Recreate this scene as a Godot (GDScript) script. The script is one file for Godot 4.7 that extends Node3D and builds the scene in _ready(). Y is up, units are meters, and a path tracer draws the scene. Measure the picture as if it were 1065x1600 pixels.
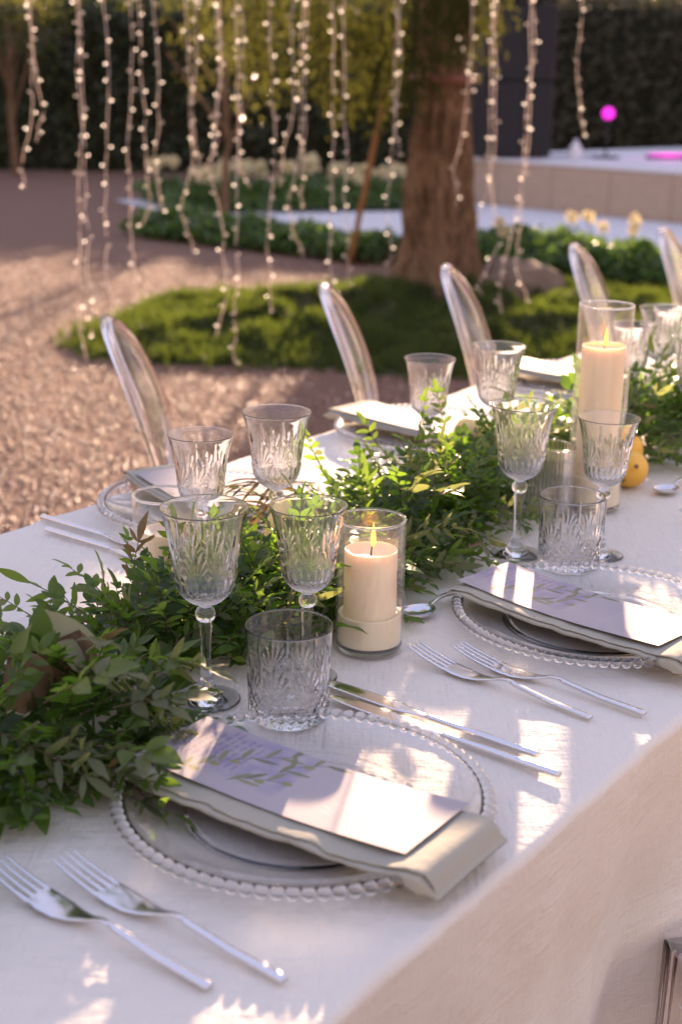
extends Node3D

const TURN := 0.9512                      # the long axis of the table, about 54.5 degrees from x
const TOP := 0.75                         # height of the table top
var rng := RandomNumberGenerator.new()
var used := {}
var M := {}
var D := Vector3(0.5803, 0, -0.8144)      # along the table
var N := Vector3(0.8144, 0, 0.5803)       # across it, towards the near side
var obstacles: Array = []

# ---------------------------------------------------------------- mesh builder
class MB:
	var v := PackedVector3Array()
	var n := PackedVector3Array()
	var uv := PackedVector2Array()
	var idx := PackedInt32Array()

	func grid(nu: int, nv: int, pts: PackedVector3Array, wrap_u := false, uscale := 1.0, vscale := 1.0) -> void:
		# pts[j * nu + i]; normals from the neighbours
		var base := v.size()
		for j in nv:
			var j0 := maxi(j - 1, 0)
			var j1 := mini(j + 1, nv - 1)
			for i in nu:
				var i0 := i - 1
				var i1 := i + 1
				if wrap_u:
					i0 = (i0 + nu) % nu
					i1 = i1 % nu
				else:
					i0 = maxi(i0, 0)
					i1 = mini(i1, nu - 1)
				var du := pts[j * nu + i1] - pts[j * nu + i0]
				var dv := pts[j1 * nu + i] - pts[j0 * nu + i]
				var nn := du.cross(dv)
				if nn.length_squared() < 1e-22:
					nn = Vector3(0, 1, 0)
				v.append(pts[j * nu + i])
				n.append(nn.normalized())
				uv.append(Vector2(uscale * i / maxf(nu - 1, 1), vscale * j / maxf(nv - 1, 1)))
		var last := nu if wrap_u else nu - 1
		for j in nv - 1:
			for i in last:
				var a := base + j * nu + i
				var b := base + j * nu + (i + 1) % nu
				var c := a + nu
				var d := b + nu
				idx.append_array([a, c, b, b, c, d])

	func closed(from_v := 0, from_i := 0) -> void:
		# a solid: normals outward, faces clockwise
		var vol := 0.0
		for k in range(from_i, idx.size(), 3):
			vol += v[idx[k]].dot(v[idx[k + 1]].cross(v[idx[k + 2]]))
		if vol > 0.0:
			for k in range(from_i, idx.size(), 3):
				var t := idx[k + 1]
				idx[k + 1] = idx[k + 2]
				idx[k + 2] = t
			for k in range(from_v, n.size()):
				n[k] = -n[k]

	func reverse() -> void:
		for k in range(0, idx.size(), 3):
			var t := idx[k + 1]
			idx[k + 1] = idx[k + 2]
			idx[k + 2] = t
		for k in n.size():
			n[k] = -n[k]

	func solid(nu: int, nv: int, pts: PackedVector3Array) -> void:
		var fv := v.size()
		var fi := idx.size()
		grid(nu, nv, pts, true)
		# poles: the normal of the ring's axis
		for e in [0, nv - 1]:
			var c := Vector3.ZERO
			for i in nu:
				c += pts[e * nu + i]
			c /= nu
			if (pts[e * nu] - c).length() < 0.0006:
				var other := Vector3.ZERO
				var k: int = 1 if e == 0 else nv - 2
				for i in nu:
					other += pts[k * nu + i]
				other /= nu
				var acc := Vector3.ZERO
				for i in nu:
					acc += n[fv + k * nu + i]
				if acc.length() > 1e-6:
					for i in nu:
						n[fv + e * nu + i] = acc.normalized()
		closed(fv, fi)

	func lathe(prof: Array, seg: int, warp = null) -> void:
		var pts := PackedVector3Array()
		for p in prof:
			for i in seg:
				var a := TAU * i / seg
				var r: float = maxf(p.x, 0.0002)
				var q := Vector3(cos(a) * r, p.y, sin(a) * r)
				pts.append(warp.call(q, a, p) if warp != null else q)
		solid(seg, prof.size(), pts)

	func tube(path: Array, radii: Array, seg := 8, flat := 1.0, up := Vector3.UP) -> void:
		# swept ellipse; flat < 1 flattens along "up"
		var pts := PackedVector3Array()
		var m := path.size()
		for k in m:
			var t: Vector3 = (path[mini(k + 1, m - 1)] - path[maxi(k - 1, 0)]).normalized()
			var s := t.cross(up)
			if s.length() < 0.01:
				s = t.cross(Vector3(1, 0, 0.2))
			s = s.normalized()
			var b := s.cross(t).normalized()
			var r: float = radii[mini(k, radii.size() - 1)]
			if k == 0:
				for i in seg:
					pts.append(path[0] + (s * cos(TAU * i / seg) + b * sin(TAU * i / seg) * flat) * 0.0001)
			for i in seg:
				pts.append(path[k] + (s * cos(TAU * i / seg) * r + b * sin(TAU * i / seg) * r * flat))
			if k == m - 1:
				for i in seg:
					pts.append(path[k] + (s * cos(TAU * i / seg) + b * sin(TAU * i / seg) * flat) * 0.0001)
		solid(seg, m + 2, pts)

	func bar(path: Array, halves: Array, thick: Array) -> void:
		# rounded flat bar: half width and half thickness at each station; width lies across the path in the horizontal
		var seg := 10
		var pts := PackedVector3Array()
		var m := path.size()
		for k in range(-1, m + 1):
			var kk := clampi(k, 0, m - 1)
			var t: Vector3 = (path[mini(kk + 1, m - 1)] - path[maxi(kk - 1, 0)]).normalized()
			var s := t.cross(Vector3.UP).normalized()
			var b := s.cross(t).normalized()
			var f := 0.02 if k < 0 or k == m else 1.0
			for i in seg:
				var a := TAU * (i + 0.5) / seg
				var cx := signf(cos(a)) * pow(absf(cos(a)), 0.55)
				var cy := signf(sin(a)) * pow(absf(sin(a)), 0.55)
				pts.append(path[kk] + s * (cx * halves[kk] * f) + b * (cy * thick[kk] * f))
		solid(seg, m + 2, pts)

	func poly(p: Array, centre: Vector3) -> void:
		var nn: Vector3 = (p[1] - p[0]).cross(p[2] - p[0]).normalized()
		var mid := Vector3.ZERO
		for q in p:
			mid += q
		mid /= p.size()
		var order := p.duplicate()
		if nn.dot(mid - centre) < 0:
			nn = -nn
		else:
			order.reverse()
		var b := v.size()
		for q in order:
			v.append(q)
			n.append(nn)
			uv.append(Vector2(q.x + q.z, q.y))
		for k in range(1, order.size() - 1):
			idx.append_array([b, b + k, b + k + 1])

	func box(c: Vector3, s: Vector3, bev := 0.0, basis := Basis()) -> void:
		var h := s * 0.5
		bev = maxf(minf(bev, minf(h.x, minf(h.y, h.z)) * 0.9), 0.00001)
		var cn := func(sx: int, sy: int, sz: int, ax: int) -> Vector3:
			var q := Vector3(sx * (h.x - (0.0 if ax == 0 else bev)), sy * (h.y - (0.0 if ax == 1 else bev)), sz * (h.z - (0.0 if ax == 2 else bev)))
			return c + basis * q
		for g in [-1, 1]:
			poly([cn.call(g, -1, -1, 0), cn.call(g, 1, -1, 0), cn.call(g, 1, 1, 0), cn.call(g, -1, 1, 0)], c)
			poly([cn.call(-1, g, -1, 1), cn.call(1, g, -1, 1), cn.call(1, g, 1, 1), cn.call(-1, g, 1, 1)], c)
			poly([cn.call(-1, -1, g, 2), cn.call(1, -1, g, 2), cn.call(1, 1, g, 2), cn.call(-1, 1, g, 2)], c)
			for e in [-1, 1]:
				poly([cn.call(g, e, -1, 0), cn.call(g, e, 1, 0), cn.call(g, e, 1, 1), cn.call(g, e, -1, 1)], c)
				poly([cn.call(g, -1, e, 0), cn.call(g, 1, e, 0), cn.call(g, 1, e, 2), cn.call(g, -1, e, 2)], c)
				poly([cn.call(-1, g, e, 1), cn.call(1, g, e, 1), cn.call(1, g, e, 2), cn.call(-1, g, e, 2)], c)
				for f in [-1, 1]:
					poly([cn.call(g, e, f, 0), cn.call(g, e, f, 1), cn.call(g, e, f, 2)], c)

	func add(o: MB, t: Transform3D) -> void:
		var b := v.size()
		v.append_array(t * o.v)
		var tb := Transform3D(t.basis, Vector3.ZERO)
		n.append_array(tb * o.n)
		uv.append_array(o.uv)
		for k in o.idx:
			idx.append(k + b)

	func into(m: ArrayMesh) -> ArrayMesh:
		var a := []
		a.resize(Mesh.ARRAY_MAX)
		var nn := n.duplicate()
		for k in nn.size():
			nn[k] = nn[k].normalized()
		a[Mesh.ARRAY_VERTEX] = v
		a[Mesh.ARRAY_NORMAL] = nn
		a[Mesh.ARRAY_TEX_UV] = uv
		a[Mesh.ARRAY_INDEX] = idx
		m.add_surface_from_arrays(Mesh.PRIMITIVE_TRIANGLES, a)
		return m

	func mesh() -> ArrayMesh:
		return into(ArrayMesh.new())

# ---------------------------------------------------------------- naming and tagging
func numbered(called: String, parent: Node) -> String:
	var key := str(parent.get_instance_id()) + called
	var k: int = used.get(key, 0)
	used[key] = k + 1
	return called if k == 0 else "%s_%03d" % [called, k]

func tag(o: Node3D, label: String, category: String, group := "", kind := "") -> Node3D:
	o.set_meta("label", label)
	o.set_meta("category", category)
	if group:
		o.set_meta("group", group)
	if kind:
		o.set_meta("kind", kind)
	return o

func thing(called: String, label: String, category: String, at := Vector3.ZERO, turn := 0.0, group := "") -> Node3D:
	var o := Node3D.new()
	o.name = numbered(called, self)
	add_child(o, true)
	o.position = at
	o.rotation.y = turn
	tag(o, label, category, group)
	return o

func part(called: String, mesh: Mesh, mat: Material, parent: Node = self, kind := "") -> MeshInstance3D:
	var o := MeshInstance3D.new()
	o.name = numbered(called, parent)
	o.mesh = mesh
	if mat:
		o.material_override = mat
	parent.add_child(o, true)
	if kind:
		o.set_meta("kind", kind)
	return o

func copy(o: Node3D, label: String, at: Vector3, turn: float) -> Node3D:
	var c: Node3D = o.duplicate()
	var called := str(o.name)
	if called.length() > 4 and called.right(3).is_valid_int():
		called = called.left(called.length() - 4)
	c.name = numbered(called, self)
	add_child(c, true)
	c.position = at
	c.rotation = Vector3(0, turn, 0)
	c.set_meta("label", label)
	return c

func scatter(called: String, mesh: Mesh, mat: Material, where: Array, parent: Node = self, tints := []) -> MultiMeshInstance3D:
	var mm := MultiMesh.new()
	mm.transform_format = MultiMesh.TRANSFORM_3D
	mm.use_colors = not tints.is_empty()
	mm.mesh = mesh
	mm.instance_count = where.size()
	for k in where.size():
		mm.set_instance_transform(k, where[k])
		if tints:
			mm.set_instance_color(k, tints[k])
	var o := MultiMeshInstance3D.new()
	o.name = numbered(called, parent)
	o.multimesh = mm
	o.material_override = mat
	o.set_meta("kind", "stuff")
	parent.add_child(o, true)
	return o

func at(a: float, n: float, y := TOP) -> Vector3:      # a point by its place on the table
	return D * a + N * n + Vector3(0, y, 0)

# ---------------------------------------------------------------- materials
func lin(r: float, g: float, b: float, a := 1.0) -> Color:
	return Color(r, g, b, a).linear_to_srgb()

func mat(c: Color, rough := 0.7, metal := 0.0) -> StandardMaterial3D:
	var m := StandardMaterial3D.new()
	m.albedo_color = c
	m.roughness = rough
	m.metallic = metal
	return m

func glass(scale := 0.05, tint := Color(1, 1, 1, 0.0)) -> StandardMaterial3D:
	var m := mat(tint, 0.0)
	m.transparency = BaseMaterial3D.TRANSPARENCY_ALPHA
	m.refraction_enabled = true
	m.refraction_scale = scale
	return m

func pane(alpha := 0.04, tint := Color(1, 1, 1)) -> StandardMaterial3D:
	var m := mat(Color(tint, alpha), 0.02)
	m.transparency = BaseMaterial3D.TRANSPARENCY_ALPHA
	return m

func leaf_mat(r: float, g: float, b: float, through: Color, rough := 0.42) -> StandardMaterial3D:
	var m := mat(lin(r, g, b), rough)
	m.backlight_enabled = true
	m.backlight = through.linear_to_srgb()
	m.cull_mode = BaseMaterial3D.CULL_DISABLED
	m.metallic_specular = 0.38
	return m

func noise_tex(freq: float, octaves: int, size: int, ramp: Array, type := FastNoiseLite.TYPE_SIMPLEX_SMOOTH, sd := 1, stretch := false) -> NoiseTexture2D:
	var f := FastNoiseLite.new()
	f.seed = sd
	f.noise_type = type
	f.frequency = freq
	f.fractal_octaves = octaves
	var t := NoiseTexture2D.new()
	t.width = size
	t.height = size
	t.seamless = true
	t.noise = f
	if ramp:
		var g := Gradient.new()
		g.offsets = PackedFloat32Array(range(ramp.size()).map(func(k): return float(k) / (ramp.size() - 1)))
		g.colors = PackedColorArray(ramp)
		t.color_ramp = g
	return t

func tri(m: StandardMaterial3D, per_metre: float, stretch_y := 1.0, world := true) -> void:
	m.uv1_triplanar = true
	m.uv1_world_triplanar = world
	m.uv1_scale = Vector3(per_metre, per_metre * stretch_y, per_metre)

func materials() -> void:
	M.glass = glass(0.052, Color(1, 1, 1, 0.004))
	M.acrylic = pane(0.06, Color(1.0, 0.98, 0.98))
	M.rim = glass(0.049, Color(1.0, 0.985, 0.98, 0.0))
	M.pane = pane(0.03)
	M.steel = mat(lin(0.72, 0.71, 0.72), 0.2, 1.0)
	M.steel.roughness_texture = noise_tex(0.02, 3, 256, [Color(0.55, 0.55, 0.55), Color(1, 1, 1)])
	tri(M.steel, 14.0, 1.0, false)
	M.cloth = mat(lin(0.76, 0.72, 0.635), 0.92)
	M.cloth.rim_enabled = true
	M.cloth.rim = 0.35
	M.cloth.rim_tint = 0.6
	M.cloth.backlight_enabled = true
	M.cloth.backlight = Color(0.42, 0.38, 0.34)
	M.cloth.heightmap_enabled = true
	M.cloth.heightmap_scale = 0.30
	M.cloth.heightmap_texture = weave_tex()
	tri(M.cloth, 5.5)
	M.napkin = mat(lin(0.38, 0.36, 0.285), 0.9)
	M.napkin.heightmap_enabled = true
	M.napkin.heightmap_scale = 0.05
	M.napkin.heightmap_texture = M.cloth.heightmap_texture
	tri(M.napkin, 9.0, 1.0, false)
	M.wax = mat(lin(0.84, 0.735, 0.50), 0.45)
	M.wax.subsurf_scatter_enabled = true
	M.wax.subsurf_scatter_strength = 0.25
	M.wax.backlight_enabled = true
	M.wax.backlight = lin(0.25, 0.19, 0.12)
	M.wick = mat(lin(0.02, 0.017, 0.015), 0.9)
	M.flame = mat(Color(1, 0.8, 0.4))
	M.flame.emission_enabled = true
	M.flame.emission = Color(1.0, 0.64, 0.27)
	M.flame.emission_energy_multiplier = 0.34
	M.bulb = mat(Color(1, 0.95, 0.88), 0.2)
	M.bulb.emission_enabled = true
	M.bulb.emission = Color(1.0, 0.86, 0.74)
	M.bulb.emission_energy_multiplier = 1.1
	M.bulb_dim = M.bulb.duplicate()
	M.bulb_dim.emission_energy_multiplier = 0.16
	M.wire = mat(lin(0.72, 0.66, 0.62), 0.3)
	M.wire.backlight_enabled = true
	M.wire.backlight = lin(0.7, 0.62, 0.55)
	M.pink = mat(Color(1, 0.3, 0.9))
	M.pink.emission_enabled = true
	M.pink.emission = Color(1.0, 0.12, 0.85)
	M.pink.emission_energy_multiplier = 0.22
	M.lemon = mat(lin(0.80, 0.46, 0.06), 0.42)
	M.lemon.subsurf_scatter_enabled = true
	M.lemon.subsurf_scatter_strength = 0.2
	M.lemon.heightmap_enabled = true
	M.lemon.heightmap_scale = 0.08
	M.lemon.heightmap_texture = noise_tex(0.09, 2, 256, [])
	tri(M.lemon, 14.0, 1.0, false)
	M.lemon_pale = M.lemon.duplicate()
	M.lemon_pale.albedo_color = lin(0.74, 0.60, 0.24)
	# leaves: five tones, each seen by reflected and by passing light
	M.leaf = [
		leaf_mat(0.021, 0.037, 0.010, Color(0.16, 0.31, 0.025)),
		leaf_mat(0.033, 0.056, 0.014, Color(0.23, 0.41, 0.035)),
		leaf_mat(0.060, 0.080, 0.022, Color(0.26, 0.41, 0.045)),
		leaf_mat(0.078, 0.088, 0.047, Color(0.28, 0.32, 0.09), 0.55),
		leaf_mat(0.120, 0.085, 0.045, Color(0.22, 0.16, 0.06), 0.6),
	]
	M.stem = mat(lin(0.10, 0.07, 0.04), 0.7)
	M.twig = mat(lin(0.12, 0.08, 0.055), 0.75)
	M.brown_leaf = leaf_mat(0.15, 0.10, 0.06, Color(0.10, 0.06, 0.025), 0.5)
	M.pale_leaf = leaf_mat(0.24, 0.245, 0.15, Color(0.25, 0.26, 0.12), 0.5)
	# ground
	M.gravel = mat(Color.WHITE, 0.95)
	M.gravel.albedo_texture = noise_tex(0.06, 5, 1024, [lin(0.11, 0.056, 0.034), lin(0.20, 0.110, 0.071), lin(0.29, 0.172, 0.118)], FastNoiseLite.TYPE_SIMPLEX_SMOOTH, 3)
	M.gravel.heightmap_enabled = true
	M.gravel.heightmap_scale = 0.8
	M.gravel.heightmap_texture = noise_tex(0.11, 3, 1024, [], FastNoiseLite.TYPE_CELLULAR, 5)
	tri(M.gravel, 0.75)
	M.stone = mat(Color.WHITE, 0.42)
	M.stone.vertex_color_use_as_albedo = true
	M.paving = mat(Color.WHITE, 0.85)
	M.paving.albedo_texture = noise_tex(0.03, 4, 512, [lin(0.58, 0.57, 0.58), lin(0.72, 0.71, 0.71)], FastNoiseLite.TYPE_SIMPLEX_SMOOTH, 7)
	tri(M.paving, 0.8)
	M.stage_wall = mat(Color.WHITE, 0.9)
	M.stage_wall.albedo_texture = noise_tex(0.02, 4, 512, [lin(0.40, 0.30, 0.225), lin(0.46, 0.355, 0.27)], FastNoiseLite.TYPE_SIMPLEX_SMOOTH, 9)
	tri(M.stage_wall, 0.7)
	M.black = mat(lin(0.012, 0.011, 0.013), 0.6)
	M.black_soft = mat(lin(0.02, 0.018, 0.02), 0.9)
	M.soil = mat(lin(0.06, 0.06, 0.025), 1.0)
	M.bark = mat(Color.WHITE, 0.95)
	M.bark.albedo_texture = noise_tex(0.025, 4, 512, [lin(0.05, 0.028, 0.015), lin(0.20, 0.118, 0.064), lin(0.38, 0.24, 0.14)], FastNoiseLite.TYPE_SIMPLEX_SMOOTH, 11)
	M.bark.heightmap_enabled = true
	M.bark.heightmap_scale = 2.4
	M.bark.heightmap_texture = noise_tex(0.03, 4, 512, [], FastNoiseLite.TYPE_SIMPLEX, 12)
	tri(M.bark, 2.6, 0.22)
	M.strap = mat(lin(0.20, 0.07, 0.05), 0.6)
	M.pole = mat(lin(0.42, 0.22, 0.09), 0.6)
	M.tree_leaf = leaf_mat(0.022, 0.028, 0.010, Color(0.10, 0.105, 0.02), 0.7)
	M.tree_leaf.metallic_specular = 0.15
	M.sun_leaf = leaf_mat(0.03, 0.035, 0.012, Color(0.22, 0.22, 0.035), 0.3)
	M.hedge_leaf = leaf_mat(0.024, 0.032, 0.011, Color(0.05, 0.07, 0.012), 0.5)
	M.hedge_dry = leaf_mat(0.042, 0.040, 0.022, Color(0.05, 0.05, 0.02), 0.6)
	M.hedge_core = mat(lin(0.012, 0.015, 0.006), 1.0)
	M.grass = leaf_mat(0.022, 0.033, 0.009, Color(0.125, 0.175, 0.020), 0.7)
	M.low_leaf = leaf_mat(0.05, 0.085, 0.03, Color(0.14, 0.24, 0.04), 0.5)
	M.petal = leaf_mat(0.72, 0.66, 0.46, Color(0.5, 0.42, 0.2), 0.7)
	M.rock = mat(lin(0.20, 0.14, 0.10), 0.95)
	M.white_paint = mat(lin(0.7, 0.7, 0.74), 0.5)

func weave_tex() -> ImageTexture:
	# linen: slubbed threads both ways, over soft crumples
	var s := 512
	var soft := FastNoiseLite.new()
	soft.seed = 21
	soft.frequency = 0.012
	soft.fractal_octaves = 4
	var slub := FastNoiseLite.new()
	slub.seed = 22
	slub.frequency = 0.05
	var a := soft.get_seamless_image(s, s).get_data()
	var b := slub.get_seamless_image(s, s).get_data()
	var out := PackedByteArray()
	out.resize(s * s)
	for y in s:
		for x in s:
			var k := y * s + x
			var warp := b[(y * s + x / 12) % (s * s)]
			var weft := b[((x * s + y / 12) % (s * s))]
			out[k] = clampi(int(a[k] * 0.50 + warp * 0.25 + weft * 0.25), 0, 255)
	return ImageTexture.create_from_image(Image.create_from_data(s, s, false, Image.FORMAT_L8, out))

func menu_tex() -> ImageTexture:
	# the print of the menu: a lilac wash with lines of script, an olive sprig, a blank sheet with a faint title
	var w := 320
	var h := 800
	var im := Image.create(w, h, false, Image.FORMAT_RGB8)
	var r := RandomNumberGenerator.new()
	r.seed = 77
	var f := FastNoiseLite.new()
	f.seed = 8
	f.frequency = 0.012
	f.fractal_octaves = 4
	for y in h:
		for x in w:
			var c := Color(0.885, 0.865, 0.885)
			if y < 390:
				var edge := clampf((390.0 - y) / 6.0, 0, 1)
				var wash := clampf(0.62 + f.get_noise_2d(x, y) * 0.9, 0.0, 1.0) * clampf((x - 40.0) / 90.0, 0.15, 1.0)
				c = c.lerp(Color(0.70, 0.69, 0.86), wash * edge * 0.8)
			im.set_pixel(x, y, c)
	# script: rows of small joined strokes
	for row in 10:
		var x := 110.0
		var y0 := 40.0 + row * 21.0
		while x < 290 - r.randf() * 40:
			var word := r.randi_range(14, 40)
			for k in word * 2:
				var px := int(x + k * 0.5)
				var py := int(y0 + sin(k * 0.75 + row) * 3.2 + sin(k * 0.31) * 2.0)
				if px < w - 8:
					im.set_pixel(px, py, Color(0.47, 0.45, 0.66))
					im.set_pixel(px, py + 1, Color(0.56, 0.54, 0.72))
			x += word + 9
	# the faint title: Menu
	for s in [[[70, 560], [78, 520], [90, 556], [102, 518], [112, 560]], [[122, 545], [140, 542], [134, 530], [122, 542], [130, 558], [146, 552]], [[152, 558], [156, 532], [168, 534], [174, 558]], [[182, 532], [186, 556], [200, 552], [204, 532], [208, 558]]]:
		for k in s.size() - 1:
			for q in 40:
				var p := Vector2(s[k][0], s[k][1]).lerp(Vector2(s[k + 1][0], s[k + 1][1]), q / 40.0)
				for o in 3:
					im.set_pixel(int(p.x) + o, int(p.y), Color(0.96, 0.95, 0.97))
	# olive sprigs
	for st in [[18, 120, 290, 320, 11], [60, 250, 150, 380, 6], [170, 330, 310, 420, 6]]:
		var p0 := Vector2(st[0], st[1])
		var p1 := Vector2(st[2], st[3])
		for q in 300:
			var p := p0.lerp(p1, q / 300.0) + Vector2(0, sin(q * 0.0105) * -26)
			for o in 3:
				var ix := int(p.x) + o - 1
				if ix >= 0 and ix < w:
					im.set_pixel(ix, int(p.y), Color(0.47, 0.48, 0.36))
		for k in st[4]:
			var t: float = (k + 0.5) / st[4]
			var p := p0.lerp(p1, t) + Vector2(0, sin(t * 3.15) * -26)
			var ang := (p1 - p0).angle() + (0.75 if k % 2 else -0.75) + r.randf_range(-0.3, 0.3)
			if r.randf() < 0.28:
				blot(im, p + Vector2.from_angle(ang) * 17, ang, 16, 12, Color(0.70, 0.71, 0.45))
			else:
				blot(im, p + Vector2.from_angle(ang) * 36, ang, 36, 8.5, Color(0.50, 0.54, 0.42).lerp(Color(0.68, 0.70, 0.50), r.randf()))
	return ImageTexture.create_from_image(im)

func blot(im: Image, c: Vector2, ang: float, a: float, b: float, col: Color) -> void:
	for y in range(int(c.y - a), int(c.y + a) + 1):
		for x in range(int(c.x - a), int(c.x + a) + 1):
			if x < 0 or y < 0 or x >= im.get_width() or y >= im.get_height():
				continue
			var q := (Vector2(x, y) - c).rotated(-ang)
			var d := absf(q.x / a) ** 1.6 + absf(q.y / b) ** 1.6
			if d < 1.0:
				im.set_pixel(x, y, im.get_pixel(x, y).lerp(col.darkened(0.12 if absf(q.y) < 1.0 else 0.0), 0.85))

# ---------------------------------------------------------------- glassware
func groove(d: float, w: float) -> float:
	return maxf(0.0, 1.0 - absf(d) / w)

func cut(theta: float, y: float, r: float, lo: float, mid: float, hi: float, fans: int) -> float:
	# depth 0..1 of the cutting: crossed diamonds from lo to mid, fans of blades from mid to hi
	var sector := TAU / fans
	var x := (fposmod(theta, sector) - sector * 0.5) * r
	var depth := 0.0
	if y > lo and y < mid + 0.012:
		var edge := minf(1.0, (y - lo) / 0.004) * clampf((mid + 0.012 - y - absf(x) * 0.6) / 0.006, 0.0, 1.0)
		var cell := sector * r / 3.0
		var u := fposmod(theta * r + y * 0.9, cell) - cell * 0.5
		var w := fposmod(theta * r - y * 0.9, cell) - cell * 0.5
		depth = maxf(groove(u, cell * 0.40), groove(w, cell * 0.40)) * edge
	if y > mid - 0.004:
		var q := Vector2(x, y - mid + 0.004)
		var rho := q.length()
		var phi := atan2(q.x, q.y)
		for k in range(-3, 4):
			var a := k * 0.235
			var reach := (hi - mid) * (1.06 - 0.13 * absf(k))
			var t := rho / maxf(reach, 0.001)
			if t < 1.0:
				var w := 0.0026 * pow(sin(PI * clampf(t * 0.92 + 0.05, 0.0, 1.0)), 0.8) + 0.0003
				depth = maxf(depth, groove(rho * sin(phi - a), w) * minf(1.0, (1.0 - t) * 5.0))
		# a lone blade between two fans
		var xs := (fposmod(theta + sector * 0.5, sector) - sector * 0.5) * r
		var yy := (y - mid - 0.006) / maxf((hi - mid) * 0.95, 0.001)
		if yy > 0.0 and yy < 1.0:
			depth = maxf(depth, groove(xs, 0.0022 * sin(PI * yy)) * 0.9)
	return depth

func sample(knots: Array, step: float) -> Array:
	# a smooth curve through (r, y) knots
	var c := Curve2D.new()
	for k in knots.size():
		var t: Vector2 = (knots[mini(k + 1, knots.size() - 1)] - knots[maxi(k - 1, 0)]) / 6.0
		c.add_point(knots[k], -t, t)
	c.bake_interval = step
	return Array(c.get_baked_points())

func goblet_mesh(s: float, h: float) -> ArrayMesh:
	# s scales the widths, h is the height
	var k := h / 0.205
	var outer := sample([Vector2(0.0003, 0.0), Vector2(0.02, 0.0002), Vector2(0.0345, 0.0004)], 0.004)
	outer += sample([Vector2(0.0352, 0.0010), Vector2(0.0350, 0.0022), Vector2(0.024, 0.0036), Vector2(0.0150, 0.0068), Vector2(0.0105, 0.0135), Vector2(0.0074, 0.022), Vector2(0.0055, 0.035), Vector2(0.0052, 0.052), Vector2(0.0061, 0.070), Vector2(0.0070, 0.083), Vector2(0.0060, 0.0865)], 0.0016)
	outer += sample([Vector2(0.0062, 0.0868), Vector2(0.0092, 0.0895), Vector2(0.0102, 0.0945), Vector2(0.0090, 0.0995), Vector2(0.0062, 0.1020), Vector2(0.0085, 0.1045)], 0.0011)
	var bowl := [Vector2(0.0090, 0.1048), Vector2(0.0165, 0.1085), Vector2(0.0245, 0.1155), Vector2(0.0298, 0.1250), Vector2(0.0322, 0.1360), Vector2(0.0336, 0.1500), Vector2(0.0352, 0.1660), Vector2(0.0378, 0.1820), Vector2(0.0415, 0.1970), Vector2(0.0442, 0.2045)]
	outer += sample(bowl, 0.0011)
	outer += [Vector2(0.0446, 0.2050), Vector2(0.0440, 0.2057), Vector2(0.0434, 0.2052)]
	outer += sample([Vector2(0.0430, 0.2042), Vector2(0.0400, 0.1965), Vector2(0.0361, 0.1820), Vector2(0.0333, 0.1660), Vector2(0.0314, 0.1500), Vector2(0.0298, 0.1360), Vector2(0.0268, 0.1245), Vector2(0.0205, 0.1165), Vector2(0.0120, 0.1120), Vector2(0.0003, 0.1108)], 0.0025)
	var n_out := 0
	for p in outer:
		n_out += 1
		if p.y > 0.2049:
			break
	var prof := []
	for p in outer:
		prof.append(Vector2(p.x, p.y))
	var count := [0]
	var warp := func(q: Vector3, a: float, p: Vector2) -> Vector3:
		var which: int = count[0] / 208
		count[0] += 1
		var r := p.x
		if which < n_out and p.y > 0.105 and p.y < 0.183:
			r -= 0.0015 * cut(a, p.y, p.x, 0.1065, 0.140, 0.178, 8)
		elif p.y > 0.02 and p.y < 0.086 and which < n_out:
			r *= 1.0 - 0.05 * (0.5 + 0.5 * cos(a * 6.0))
		return Vector3(cos(a) * r * s, p.y * k, sin(a) * r * s)
	var b := MB.new()
	b.lathe(prof, 208, warp)
	return b.mesh()

func tumbler_mesh() -> ArrayMesh:
	var outer := sample([Vector2(0.0003, 0.0012), Vector2(0.02, 0.0008), Vector2(0.036, 0.0)], 0.004)
	outer += sample([Vector2(0.0392, 0.0010), Vector2(0.0405, 0.0040), Vector2(0.0410, 0.030), Vector2(0.0418, 0.060), Vector2(0.0430, 0.0975)], 0.0012)
	outer += [Vector2(0.0432, 0.0990), Vector2(0.0426, 0.0998), Vector2(0.0418, 0.0992)]
	var n_out := outer.size()
	outer += sample([Vector2(0.0414, 0.0975), Vector2(0.0402, 0.060), Vector2(0.0386, 0.022), Vector2(0.0350, 0.0145), Vector2(0.02, 0.0135), Vector2(0.0003, 0.0135)], 0.0035)
	var count := [0]
	var warp := func(q: Vector3, a: float, p: Vector2) -> Vector3:
		var which: int = count[0] / 224
		count[0] += 1
		var r := p.x
		if which < n_out and p.y > 0.002 and p.y < 0.093:
			r -= 0.0016 * cut(a, p.y, p.x, 0.004, 0.036, 0.074, 8)
		return Vector3(cos(a) * r, p.y, sin(a) * r)
	var b := MB.new()
	b.lathe(outer, 224, warp)
	return b.mesh()

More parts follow.
